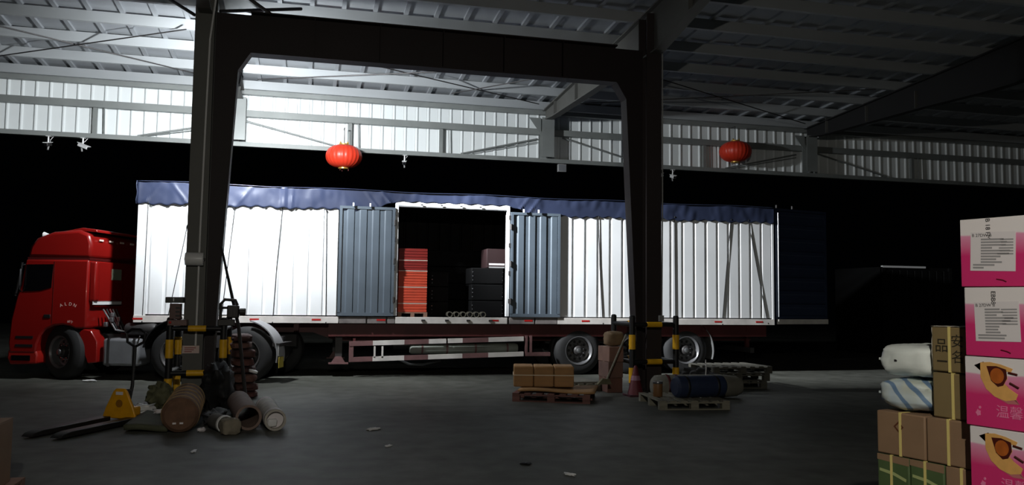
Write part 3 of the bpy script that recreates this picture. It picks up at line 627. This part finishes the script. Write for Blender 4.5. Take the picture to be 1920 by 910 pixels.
# ------------------------------------------------------------------ clutter around the grey column
t = thing('control_case', 'brown control case with red lamp perched on the guard left of the column', 'case', (-1.97, 13.73, 1.175))
MB().box(-.06, .22, -.1, .1, 0, .09).build('lower_case', mat('case_pink', (120, 92, 86), .5), t, bevel=.01)
MB().box(-.04, .12, -.08, .1, .10, .34).build('upper_case', mat('case_brown', (98, 70, 64), .5), t, bevel=.01)
MB().box(-.10, .16, -.12, .1, .35, .44).build('lid', mat('case_dark', (60, 60, 56), .5), t, bevel=.01)
for k in range(3): MB().box(.05, .11, -.086, -.08, .14+.06*k, .165+.06*k).build('vent', BLACK, t)
MB().lathe([(.02, .0), (.02, -.012), (.008, -.018)], (-.02, -.1, .05), 'y', 12).build('indicator', mat('lamp_red', (200, 40, 30), .3), t); MB().cbox((.02, -.085, .40), (.015, .08, .05)).build('catch', PLASTW, t)
t = thing('power_tool', 'black power tool with loop handle resting on the guard right of the column', 'tool', (-1.15, 13.72, 1.175))
K = mat('tool_dark', (44, 42, 38), .5)
MB().box(-.02, .16, -.07, .07, .12, .32).build('body', K, t, bevel=.02)
MB().lathe([(.03, 0), (.055, .01), (.055, .09), (.045, .10)], (.16, 0, .22), 'x', 16).build('nose', K, t)
MB().tube([(-.12, 0, .10), (-.12, 0, .34), (-.06, 0, .41), (.10, 0, .40), (.13, 0, .32)], .024, 10).build('loop_handle', K, t)
MB().tube([(-.12, 0, .28), (.0, 0, .28)], .018, 8).build('grip', K, t)
MB().box(-.15, .10, -.06, .06, 0, .10).build('base', K, t, bevel=.01)
for k in range(3): MB().cbox((.02+.05*k, -.075, .2), (.02, .01, .1)).build('vent', BLACK, t)
tag(MB().tube([(-.84, 13.66, .0), (-1.0, 13.86, 1.15), (-1.32, 14.0, 2.44)], [.03, .028, .018], 8).build('steel_bar', DSTEEL), 'dark steel bar leaning on the grey column', 'bar')
# stack of folded sacks beside the guard
SK = [mat('sack_%d' % k, c, .8, var=.2, scale=7) for k, c in enumerate(((98, 62, 56), (84, 56, 52), (110, 78, 70), (74, 48, 46)))]
def lump(sx, sy, sz, seed, amp=.12, e=.5, nu=28, nv=14, freq=2.5):
    mb = MB()
    def fn(u, v):
        a = 2*pi*u; ph = -pi/2+pi*v
        sg = lambda c, p: math.copysign(abs(c)**p, c)
        x, y, z = sg(cos(ph), e)*sg(cos(a), e), sg(cos(ph), e)*sg(sin(a), e), sg(sin(ph), e)
        nn = Vector((x*freq+seed, y*freq, z*freq)); k = 1+amp*noise.noise(nn)+.4*amp*noise.noise(nn*2.7)
        return (sx/2*x*k, sy/2*y*k, max(-sz/2, sz/2*z*k))
    return mb.grid(fn, nu, nv)
zz = 0
for k in range(8):
    h = .10+.02*(k % 3)
    t = lump(.40-.012*k, .55, h, 3.1*k, .16).build('folded_sack', SK[k % 4], None, (-.91+.018*(k % 2)-.012*k, 14.25, zz+h/2), (0, 0, .15*(k % 3)), smooth=50)
    tag(t, ('dark red folded sack, ' + ('lowest', 'second', 'third', 'fourth', 'fifth', 'sixth', 'seventh', 'topmost')[k] + ' of the pile beside the grey column'), 'sack', 'folded sacks by the column'); zz += h*1.10
t = tag(lump(.14, .08, .05, 9.).build('plastic_scrap', PLASTW, None, (-.76, 13.93, .44), (0, .3, 0)), 'white lump standing for a glint on the sack pile', 'scrap')  # white lump stands in for a glint on the sacks
# rolls lying on the floor
def roll(name, lab, a, b, r, m, hollow, bands=0, bm=None):
    a, b = Vector(a), Vector(b); L = (b-a).length; rz = math.atan2(b.x-a.x, b.y-a.y)
    t = thing(name, lab, 'roll', a, -rz, 'rolls by the grey column')
    if hollow: MB().lathe([(r, 0), (r*1.01, .03), (r*.98, L*.4), (r, L), (r*.80, L), (r*.80, 0)], (0, 0, r), 'y', 28, True).build('tube_wall', m, t)
    else: MB().lathe([(.02, .0), (r*.8, .0), (r*.96, .03), (r, .1), (r*.97, L*.5), (r, L-.1), (r*.8, L), (.02, L)], (0, 0, r), 'y', 28).build('roll_body', m, t)
    for k in range(bands):
        y = .09+(L-.25)*k/max(1, bands-1)
        MB().lathe([(r*1.0, y), (r*1.04, y+.012), (r*1.04, y+.05), (r*1.0, y+.062)], (0, 0, r), 'y', 28).build('tape_band', bm, t)
    return t
TAN = mat('burlap_tan', (150, 122, 84), .85, var=.2, scale=12); GREYR = mat('grey_roll', (138, 124, 112), .8, var=.2, scale=5)
o = roll('wrapped_roll', 'thick brown roll bound with pale tape, end facing out at column foot', (-1.40, 10.62, 0), (-1.52, 12.3, 0), .215, mat('burlap_brown', (104, 76, 58), .85, var=.25, scale=9), False, 5, TAN)
for k in range(2): MB().cbox((-.06+.08*k, -.005, .12), (.04, .01, .02)).build('end_mark', PAPER, o)
o = roll('carpet_tube', 'hollow brown tube roll lying beside the thinner tube', (-.62, 10.72, 0), (-.85, 12.3, 0), .155, mat('tube_brown', (128, 108, 98), .8, var=.15, scale=6), True)
o = roll('carpet_tube', 'hollow pale tube roll with crumpled lining at its mouth', (-.30, 10.62, 0), (-.48, 12.0, 0), .130, mat('tube_pale', (176, 170, 160), .7, var=.2, scale=8), True, 2, PAPER)
lump(.12, .12, .10, 4.).build('lining', PLASTW, o, (-.03, .10, .09))
t = thing('soft_roll', 'short grey padded roll with a round knotted end', 'roll', (-.76, 10.33, 0), R(25), 'rolls by the grey column')
MB().lathe([(.02, .22), (.09, .24), (.10, .32), (.10, .62), (.08, .68), (.02, .69)], (0, 0, .10), 'y', 20).build('roll_body', mat('soft_grey', (92, 90, 86), .85, var=.2, scale=8), t)
lump(.22, .20, .19, 2.2, .15).build('knotted_end', mat('soft_pale', (132, 124, 108), .85, var=.2, scale=8), t, (0, .12, .095))
MB().lathe([(.100, .27), (.106, .28), (.106, .32), (.100, .33)], (0, 0, .10), 'y', 20).build('white_band', PLASTW, t)
# flat mat, dark cloths, plastic litter near the column foot
t = tag(MB().grid(lambda u, v: (-2.05+.50*u+.03*v, 10.80+1.35*v-.12*u, .075+.012*sin(5*u+3*v)), 8, 12).build('floor_mat', mat('mat_olive', (76, 78, 60), .85, var=.15, scale=6), solid=.06), 'flat dark olive mat lying between pallet jack and brown roll', 'mat')
t.location.z = -.02
def heap(lab, loc, s, m, seed, rz=0, name='cloth_heap', cat='cloth'):
    return tag(lump(*s, seed, .45, .8, 36, 18, 2.2).build(name, m, None, (loc[0], loc[1], s[2]*.5), (0, 0, rz), smooth=70), lab, cat)
CLD = mat('cloth_dark', (54, 54, 56), .7, var=.2, scale=5, bump=.4)
heap('dark grey crumpled sheet between the brown roll and the tubes', (-1.08, 11.45, 0), (.26, .75, .16), CLD, 1.5)
heap('black heap of tarpaulin against the column foot', (-1.19, 12.85, 0), (.42, .8, .62), mat('cloth_black', (24, 24, 26), .7, bump=.4, scale=5), 6.1)
heap('olive bundled net beside the guard post', (-1.98, 12.95, 0), (.34, .4, .36), mat('cloth_olive', (96, 96, 70), .8, var=.2, scale=8), 8.8)
for k, (x, y, s, lb) in enumerate(((-2.12, 12.55, .24, 'crumpled white plastic film at the edge of the olive mat'), (-2.24, 12.85, .18, 'small white plastic scrap behind the olive mat'), (-2.28, 13.15, .13, 'white plastic bag scrap beside the pallet jack handle'), (-1.80, 11.75, .12, 'pale paper scrap lying on the olive mat'), (-1.16, 10.72, .10, 'grey paper scrap in front of the dark sheet'))):
    z = .09 if k == 3 else 0
    tag(lump(s*1.2, s*.7, s*.45, 11.*k, .7, .9, 20, 10, 3).build('plastic_scrap', PLASTW if k < 3 else PAPER, None, (x, y, z+s*.225), (0, 0, k), smooth=70), lb, 'scrap', 'litter by the column')
# litter on the open floor
for k, (x, y, s, lb) in enumerate(((.88, 10.48, .14, 'largest white scrap lying on the open floor'), (.95, 9.3, .09, 'small pale scrap on the open floor near the largest one'), (-1.08, 9.35, .09, 'small white scrap on the floor before the brown roll'), (2.47, 7.5, .10, 'white sliver of paper on the floor toward the boxes'), (-3.86, 17.05, .2, 'white scrap on the floor beneath the cab steps'))):
    tag(lump(s*1.3, s*.5, s*.22, 17.*k+2, .8, .9, 20, 8, 3).build('paper_scrap', PLASTW, None, (x, y, s*.11), (0, 0, .6*k+.3), smooth=70), lb, 'scrap', 'litter on the floor')
tag(lump(.10, .06, .02, 40., .6).build('dark_chip', BLACK, None, (2.19, 8.06, .01), (0, 0, -.5)), 'small black chip on the floor near the paper sliver', 'scrap')

# ------------------------------------------------------------------ pallet jack
t = thing('pallet_jack', 'yellow hand pallet jack with black forks and upright handle', 'pallet jack', (-2.27, 11.56, 0), R(-26.7))
for s in (-1, 1):
    o = MB().prism([(-1.27, .025), (-1.20, .018), (.02, .02), (.02, .085), (-1.1, .08), (-1.22, .06)], 'x', s*.19-.075, s*.19+.075).build('fork', mat('fork_black', (38, 36, 34), .45, metal=.2), t, bevel=.008)
    MB().lathe([(.03, -.03), (.035, -.025), (.035, .025), (.03, .03)], (s*.19, -1.0, .036), 'x', 14).build('load_roller', GREYPL, o)
MB().prism([(-.25, .06), (.25, .06), (.20, .20), (.10, .40), (.06, .44), (-.06, .44), (-.10, .40), (-.20, .20)], 'y', .02, .06).build('front_plate', JACKY, t, bevel=.012)
MB().box(-.16, .16, .06, .24, .08, .20).build('pump_bed', JACKY, t, bevel=.02)
MB().prism([(.03, .42), (.20, .16), (.24, .10), (.03, .10)], 'x', -.10, .10).build('gusset', JACKY, t, bevel=.01)
MB().lathe([(.05, .0), (.05, .0005)], (0, .018, .25), 'y', 18).build('round_badge', mat('badge_brown', (150, 100, 30), .5), t)
MB().box(-.05, .05, .012, .02, .36, .40).build('name_plate', PAPER, t)
MB().lathe([(.045, .2), (.045, .40), (.03, .42)], (0, .17, 0), n=16).build('pump', DSTEEL, t)
for s in (-1, 1): MB().lathe([(.07, -.025), (.085, -.02), (.085, .02), (.07, .025)], (s*.07, .2, .085), 'x', 18).build('steer_wheel', mat('wheel_orange', (160, 90, 50), .5), t)
MB().tube([(0, .20, .22), (.0, .26, .45), (.0, .28, .98)], .022, 10).build('handle_shaft', BLACK, t)
MB().tube([(0, .28, .96), (-.12, .285, 1.02), (-.14, .29, 1.14), (-.06, .29, 1.19), (.06, .29, 1.19), (.14, .29, 1.14), (.12, .285, 1.02), (0, .28, .96)], .018, 8).build('handle_loop', BLACK, t)
MB().tube([(.03, .285, 1.0), (.06, .285, 1.1)], .01, 6).build('release_lever', STEEL, t)

# ------------------------------------------------------------------ pallets and goods by the dark column
def pallet(lab, loc, rz, m, w=1.2, d=1.0, group='wooden pallets'):
    t = thing('wooden_pallet', lab, 'pallet', loc, rz, group)
    n = 7; bw = .105
    for i in range(n):
        x = -w/2+(w-bw)*i/(n-1); MB().box(x, x+bw, -d/2, d/2, .118, .138).build('deck_board', m, t)
    for y in (-d/2, -.05, d/2-.1): MB().box(-w/2, w/2, y, y+.1, .098, .118).build('stringer_board', m, t)
    for y in (-d/2, -.05, d/2-.1):
        for x in (-w/2, -.06, w/2-.12): MB().box(x, x+.12, y, y+.1, .018, .098).build('block', m, t)
        MB().box(-w/2, w/2, y, y+.1, 0, .018).build('bottom_board', m, t)
    return t
pallet('reddish wooden pallet under the strapped cardboard', (4.08, 13.22, 0), R(-24), WOODR, 1.25, 1.05)
pallet('grey pallet under a board, behind the strapped cardboard', (4.68, 14.62, 0), R(4), WOODG, 1.1, .9)
pallet('pale pallet carrying the navy roll', (5.86, 12.13, 0), R(-7), WOODG, 1.1, 1.15)
for k in range(3): pallet('grey wooden pallet behind the long grey roll, ' + ('lowest', 'middle', 'topmost')[k] + ' of its stack', (8.05+.03*k, 14.75-.02*k, .139*k), R(-8+5*k), mat('pallet_wood_dimmed', (84, 82, 74), .85, var=.25, scale=3, stretch=(1, 8, 8)), 1.25, 1.0)  # stack wood darkened in colour to stand in for weaker light
tag(MB().box(-.52, .52, -.4, .4, 0, .03).build('flat_board', mat('board_grey', (110, 108, 98), .8, var=.15), None, (4.68, 14.62, .139), (0, 0, R(3))), 'grey flat board on the pallet behind the cardboard', 'board')
tag(MB().grid(lambda u, v: (-.62+1.24*u, -.45+.9*v, .02+.014*sin(6*u+2*v)), 16, 10).build('cardboard_sheet', KRAFT, None, (4.14, 13.17, .152), (0, 0, R(-24)), solid=.03), 'flat brown cardboard sheet on the reddish pallet', 'cardboard')
t = thing('cardboard_bundle', 'strapped bundle of three packs of flattened cardboard on pallet', 'cardboard', (3.93, 13.40, .205), R(-14), None)
for k in range(3):
    o = MB().box(-.50+.335*k, -.50+.335*k+.327, -.26, .26, 0, .34).build('pack', KRAFT, t, bevel=.022)
    for i in range(5): MB().box(-.495+.335*k, -.50+.335*k+.313, -.2615, .2615, .03+.065*i, .033+.065*i).build('sheet_edge', KRAFT3, o)
MB().box(-.51, .50, -.268, .268, .185, .20).build('strap', STRAPW, t)
t = thing('broom', 'wooden broom leaning on the guard of the dark column', 'broom', (5.08, 13.50, .2))
MB().tube([(.02, .0, .08), (.44, .16, .84)], .018, 8).build('handle', WOODG, t)
MB().prism([(-.16, .0), (.10, .0), (.06, .09), (-.06, .10)], 'y', -.04, .04).build('bristle_head', mat('bristle', (104, 100, 78), .9, var=.2, scale=20), t)
t = thing('traffic_cone', 'dark red cone standing by the guard of the dark column', 'cone', (5.60, 13.42, 0))
MB().lathe([(.14, .03), (.03, .50), (.02, .52), (.005, .52)], n=24).build('cone_body', mat('cone_red', (96, 30, 40), .6), t); MB().box(-.17, .17, -.17, .17, 0, .03).build('base', mat('cone_base', (70, 30, 40), .6), t)
MB().lathe([(.085, .27), (.087, .272), (.07, .35), (.068, .35)], n=24).build('pale_collar', mat('cone_collar', (150, 110, 130), .5), t)
# things between the guard posts
tag(lump(.34, .30, .26, 5., .12).build('round_bundle', mat('bundle_tan', (128, 106, 80), .8, var=.15, scale=6), None, (5.48, 14.15, .95), smooth=60), 'round tan bundle resting on brown cartons beside the guard', 'bundle')
for k, (z, h, c) in enumerate(((0, .26, (104, 72, 62)), (.262, .28, (110, 84, 76)), (.544, .27, (136, 104, 92)))):
    t = thing('worn_carton', 'worn brown carton beside the dark column guard, ' + ('lowest', 'middle', 'topmost')[k] + ' of three', 'carton', (5.43, 14.15, z), .06*k, 'worn cartons by the guard')
    MB().box(-.155, .135, -.22, .22, 0, h).build('body', mat('worn_%d' % k, c, .8, var=.15, scale=5), t, bevel=.01); MB().box(-.156, .136, -.03, .03, h-.0, h+.0015).build('tape', STRAPW, t)
# rolls on and behind the pale pallet
t = thing('navy_roll', 'dark navy rolled mat lying on the pale pallet', 'roll', (5.62, 11.92, .143), R(3))
MB().lathe([(.02, 0), (.13, .0), (.165, .035), (.17, .08), (.17, .78), (.165, .83), (.13, .86), (.02, .86)], (0, 0, .17), 'x', 28).build('roll_body', mat('navy_fabric', (34, 46, 74), .6, var=.1, scale=6), t)
for x in (.16, .68): MB().lathe([(.170, x), (.174, x+.006), (.174, x+.035), (.170, x+.041)], (0, 0, .17), 'x', 28).build('strap', BLACK, t)
MB().tube([(.55, 0, .34), (.57, .02, .44), (.58, .05, .58)], .009, 6).build('tie_cord', PLASTW, t)
t = thing('grey_roll', 'long grey rolled tarpaulin behind the navy roll', 'roll', (5.74, 13.02, 0), R(-4))
MB().lathe([(.02, 0), (.14, .0), (.19, .05), (.20, .2), (.20, 1.2), (.17, 1.5), (.13, 1.58), (.02, 1.6)], (0, 0, .20), 'x', 24).build('roll_body', mat('grey_tarp', (116, 114, 104), .7, var=.2, scale=4, bump=.3), t, smooth=50)
for x in (.22, .38): MB().lathe([(.20, x), (.207, x+.01), (.207, x+.04), (.20, x+.05)], (0, 0, .20), 'x', 24).build('strap', DARKRED, t)
heap('dark bundled sheet lying on the grey roll end', (6.95, 13.75, 0), (.7, .5, .42), CLD, 3.3)
t = thing('brown_can', 'short brown can on the pale pallet beside the navy roll', 'can', (5.46, 12.18, .139))
MB().lathe([(.07, 0), (.075, .01), (.075, .22), (.07, .235), (.01, .235)], n=20).build('can_body', mat('can_brown', (120, 84, 48), .5), t); MB().lathe([(.077, .2), (.08, .205), (.08, .235), (.077, .24)], n=20).build('lid', STEEL, t)

# ------------------------------------------------------------------ carton and pallet at the left edge
pallet('pale wooden pallet under the lone brown carton', (-2.775, 7.15, 0), R(1), WOOD, 1.2, 1.0)
t = thing('brown_carton', 'plain brown carton standing alone on its pallet', 'carton', (-2.645, 7.15, .139), R(1))
MB().box(-.40, .40, -.36, .36, 0, .50).build('body', KRAFT3, t, bevel=.008); MB().box(-.402, .402, -.03, .03, .498, .502).build('tape', STRAPW, t)
for s in (-1, 1): MB().box(-.40, .40, s*.18-.176, s*.18+.176, .50, .506).build('flap', KRAFT3, t)

# ------------------------------------------------------------------ stacked goods at the right
TH = math.atan2(.26, .966)                 # faces run along u, away from the camera to the left
u_ = Vector((.26, -.966, 0)).normalized(); m_ = Vector((-u_.y, u_.x, 0))*-1
m_ = Vector((-.966, -.26, 0)).normalized()
A0 = Vector((3.08, 3.97, 0))
def at(s, d, z): return A0 + u_*s - m_*d + Vector((0, 0, z))   # d: depth behind the face
RZ = math.atan2(u_.y, u_.x)                # local +x runs along u, local -y towards the viewer? (see below)
# local frame: x along u, y = -m (into the stack)
def carton(name, lab, cat, s, d, z, w_, dp, h, m, group, strap=None, bevel=.008, film=False):
    t = thing(name, lab, cat, at(s, d, z), RZ, group)
    b = MB().box(0, w_, 0, dp, 0, h).build('body', m, t, bevel=bevel)
    MB().box(.0, w_, dp*.5-.025, dp*.5+.025, h-.0005, h+.001).build('tape', STRAPW, t)
    if strap:
        x = w_*strap; MB().box(x-.007, x+.007, -.003, dp+.003, -.001 if z > 1 else 0, h+.003).build('strap', STRAPY, t)
    return t
pl = thing('low_pallet', 'low pallet under the brown cartons and pink boxes', 'pallet', at(-.02, -.16, 0), RZ)
for k in range(12): MB().box(.095*k, .095*k+.085, 0, .75, .06, .08).build('deck_board', WOOD, pl)
for y in (0, .33, .66): MB().box(0, 1.13, y, y+.09, 0, .06).build('runner', WOOD, pl)
zr = [.085, .34, .60]
for k in range(2):
    carton('brown_carton', 'brown strapped carton at the bottom of the goods pile' if k == 0 else 'brown strapped carton on the lowest layer of the pile', 'carton', 0, 0, zr[k] if k == 0 else zr[1], .58, .5, .25, KRAFT3, 'lower cartons')
for k in range(3):
    t = carton('green_carton', ('green printed' if k < 2 else 'plain brown') + ' carton with yellow strap below brown cartons, ' + ('away from the pink boxes', 'middle of its row', 'next to the pink boxes')[k], 'carton', .003+.197*k, 0, .597, .192, .45, .232, GREENK if k < 2 else KRAFT3, 'green printed cartons', .45)
    if k < 2:
        MB().prism([(.015, .155), (.10, .145), (.175, .12), (.172, .105), (.10, .128), (.015, .14)], 'y', -.002, 0).build('printed_stroke', mat('print_pale_green', (168, 178, 120), .6), t)
        MB().prism([(.0, .232), (.192, .232), (.192, .19), (.0, .20)], 'y', -.001, 0).build('printed_band', KRAFT3, t)
for k in range(2):
    t = carton('brown_carton', ('brown strapped carton with a printed diamond, under the blue sack' if k == 0 else 'brown strapped carton under the olive cartons, glossy film at its edge'), 'carton', .003+.295*k, 0, .833, .288, .45, .230, KRAFT3, 'brown strapped cartons', .5 if k == 0 else .42)
    if k == 0:
        x, z, r, q = .135, .155, .030, .018
        MB().add([(x+r, -.002, z), (x, -.002, z+r), (x-r, -.002, z), (x, -.002, z-r), (x+q, -.002, z), (x, -.002, z+q), (x-q, -.002, z), (x, -.002, z-q)], [(0, 1, 5, 4), (1, 2, 6, 5), (2, 3, 7, 6), (3, 0, 4, 7)]).build('printed_diamond', mat('print_rust', (92, 50, 26), .7), t)
for k in range(2):
    t = carton('olive_carton', 'olive brown carton with yellow strap beside the sacks, ' + ('lower', 'upper with dark characters') [k], 'carton', .325, .02, 1.066+.236*k, .265, .40, .230, KRAFT2, 'olive cartons beside the sacks', .42 if k == 0 else .37)
    if k == 1:
        DG = mat('print_dark_olive', (44, 38, 24), .7)
        text('character', '品', .075, DG, t, Matrix.Translation((.055, -.001, .13)) @ SX); text('character', '安', .07, DG, t, Matrix.Translation((.140, -.001, .155)) @ SX); text('character', '名', .07, DG, t, Matrix.Translation((.142, -.001, .075)) @ SX)
        MB().box(.03, .085, -.002, 0, .05, .058).build('printed_rule', DG, t)
        MB().grid(lambda a, b: (.0+.265*a, -.004+.40*b, .2315+.006*abs(noise.noise(Vector((a*5, b*5, 2))))), 20, 16).build('plastic_film', FILM, t, solid=.001)
        MB().grid(lambda a, b: (.0+.012*noise.noise(Vector((a*6, b*8, 3))), .002+.4*a, .02+.205*b), 12, 10).build('plastic_film', FILM, t, solid=.001)
# gap with crumpled film beside the nearest brown carton
tag(MB().grid(lambda a, b: (A0+u_*(.593+.012*noise.noise(Vector((a*7, b*9, 1))))-m_*(-.012+.12*a))[:2]+(.84+.225*b,), 14, 18).build('film_strip', FILM, solid=.002), 'crumpled clear film between brown carton and pink boxes', 'plastic film')
def sack(lab, s, d, z, w_, dp, h, m, seed):
    t = thing('woven_sack', lab, 'sack', at(s+w_/2, d+dp/2, z+h/2), RZ, None)
    lump(w_, dp, h, seed, .10, .55, 40, 20, 1.8).build('sack_body', m, t, smooth=60)
    MB().box(-w_/2*.99-.004, -w_/2*.99+.01, -dp*.36, dp*.36, -.006, .006).build('sewn_seam', m, t)
    return t
t = sack('white woven sack lying on the pale blue sack', -.03, .02, 1.252, .34, .40, .175, mat('sack_white', (228, 234, 230), .55, var=.08, scale=5, bump=.35), 1.2)
MB().cbox((-.02, -.196, .0), (.03, .012, .012)).build('black_mark', INK, t)
t = sack('pale blue printed sack under the white sack', -.03, .01, 1.069, .34, .42, .172, mat('sack_blue', (200, 216, 228), .5, rgb2=(214, 218, 200), scale=7, bump=.3, var=.1), 5.7)
bm_ = MATS['sack_blue']; nt = bm_.node_tree; pb = nt.nodes['Principled BSDF']; old = pb.inputs['Base Color'].links[0].from_socket
tc_ = nt.nodes.new('ShaderNodeTexCoord'); wv = nt.nodes.new('ShaderNodeTexWave'); wv.bands_direction = 'DIAGONAL'; wv.inputs['Scale'].default_value = 4.5; wv.inputs['Distortion'].default_value = 3.0; nt.links.new(tc_.outputs['Object'], wv.inputs['Vector'])
rp = nt.nodes.new('ShaderNodeValToRGB'); rp.color_ramp.elements[0].position = .72; rp.color_ramp.elements[1].position = .85; nt.links.new(wv.outputs['Fac'], rp.inputs[0])
mxr = nt.nodes.new('ShaderNodeMix'); mxr.data_type = 'RGBA'; nt.links.new(rp.outputs[0], mxr.inputs['Factor']); nt.links.new(old, mxr.inputs[6]); mxr.inputs[7].default_value = srgb(112, 140, 172); nt.links.new(mxr.outputs[2], pb.inputs['Base Color'])
t = carton('wrapped_bundle', 'small film-wrapped bundle on the olive carton behind the pink boxes', 'bundle', .522, .16, 1.545, .06, .22, .24, FILM, None, None, .02)
# pink boxes
PINK = pink_mat()
pc = Vector((3.107, 3.344, 0)); PH_, PWD, PDP = .330, .52, .34
FR = [mat('fruit_tan', (222, 168, 96), .5, var=.1, scale=20), mat('fruit_dark', (74, 22, 14), .5), mat('fruit_orange', (176, 92, 34), .45, var=.15, scale=25), mat('fruit_shadow', (190, 112, 112), .6), mat('print_light_pink', (232, 130, 170), .5)]
lvl = ['lowest pink gift box of the stack', 'second lowest pink gift box of the stack', 'pink box with cut fruit picture, lower of the two showing fruit', 'pink box with cut fruit picture, upper of the two showing fruit', 'pink box with white address label, under the topmost pink box', 'topmost pink box with white address label']
for k in range(6):
    off = (0, 0, .006, -.010, -.004, -.018)[k]
    t = thing('pink_box', lvl[k], 'box', pc + u_*(off) + Vector((0, 0, .085+PH_*k)), RZ + (0, 0, -.01, .02, .0, .03)[k], 'pink gift boxes')
    o = MB().box(0, PWD, 0, PDP, 0, PH_-.004).build('body', PINK, t, bevel=.003)
    MB().box(0, PWD, PDP*.5-.025, PDP*.5+.025, PH_-.005, PH_-.003).build('tape', STRAPW, t)
    def pr(nm, poly, m, d=.0015): return MB().prism(poly, 'y', -d, 0).build(nm, m, t)
    if k >= 4:
        a = R(2.0 if k == 5 else -1.5)
        q = Matrix.Translation((.155, 0, .165)) @ Matrix.Rotation(a, 4, 'Y')
        lb_ = MB(); lb_.box(-.105, .105, -.0016, 0, -.092, .094, q); lb = lb_.build('address_label', PAPER, t)
        text('label_heading', 'B 27DW B', .021, INK, lb, q @ Matrix.Translation((-.052, -.0018, .077)) @ SX, .0003)
        rr = random.Random(k)
        for i in range(11):
            z = .058-.0135*i; x0 = -.055 if i < 9 else -.092; ln = .05+.09*rr.random()
            MB().box(x0, min(.095, x0+ln), -.0022, -.0016, z-.004, z+.004, q).build('print_line', INKG, lb)
            if i < 6: MB().box(.02+.02*rr.random(), .095, -.0022, -.0016, z-.0045, z+.002, q).build('print_line', INKG, lb)
        text('tape_print', 'IB 18 FM' if k == 5 else 'EBB8', .030, INK, t, Matrix.Translation((.135 if k == 5 else .14, -.0016, .277)) @ Matrix.Rotation(R(90), 4, 'Y') @ SX, .0004)
        MB().tube([(.17, -.002, .035), (.20, -.003, .030), (.215, -.002, .022)], .0025, 6).build('torn_edge', mat('torn_red', (110, 14, 36), .6), t)
    else:
        pr('fruit_shadow', [(.045, .285), (.09, .305), (.10, .20), (.13, .15), (.20, .118), (.25, .12), (.20, .20), (.09, .25)], FR[3], .0008)
        out = [(.075, .300), (.12, .305), (.17, .297), (.225, .280), (.215, .262), (.19, .268), (.20, .235), (.185, .210), (.205, .19), (.245, .165), (.235, .140), (.19, .130), (.14, .145), (.10, .178), (.075, .23)]
        pr('fruit_rind', out, FR[0])
        pr('fruit_hollow', [(.105, .285), (.15, .288), (.195, .275), (.198, .235), (.18, .200), (.155, .192), (.125, .218)], FR[1], .0022)
        n = 18; pr('fruit_core', [(.153+.032*cos(2*pi*i/n), .243+.036*sin(2*pi*i/n)) for i in range(n)], FR[2], .003)
        for a, b in (((.205, .262), (.245, .255)), ((.21, .215), (.25, .195))): MB().tube([(a[0], -.002, a[1]), (b[0], -.002, b[1])], .005, 6).build('stem', FR[1], t)
        pr('blossom', [(.06+.014*cos(2*pi*i/10)*(1 if i % 2 else .7), .062+.017*sin(2*pi*i/10)*(1 if i % 2 else .7)) for i in range(10)], FR[4])
        pr('blossom', [(.068+.006*cos(2*pi*i/8), .088+.007*sin(2*pi*i/8)) for i in range(8)], FR[4])
        text('character', '温馨礼', .062, FR[4], t, Matrix.Translation((.235, -.001, .075)) @ SX)

# ------------------------------------------------------------------ dark container with pale top rail far at the right
t = thing('dark_container', 'dark container with a pale top rail, far beyond the trailer', 'container', (17.7, 22.4, 0))
MB().box(0, 2.6, .05, 2.4, .1, 2.8).build('body', mat('container_black', (9, 9, 10), .8, spec=.2), t)
corr(.06, 2.54, .2, 2.7, .28, .04, .04, .02).build('front_sheet', mat('container_black', (9, 9, 10), .8, spec=.2), t, smooth=0)
MB().box(0, 1.6, -.03, .06, 2.78, 2.84).build('top_rail', PLASTW, t)
for x in (.0, 2.5): MB().box(x, x+.1, -.02, .1, 0, 2.8).build('corner_post', mat('container_black', (9, 9, 10), .8, spec=.2), t)
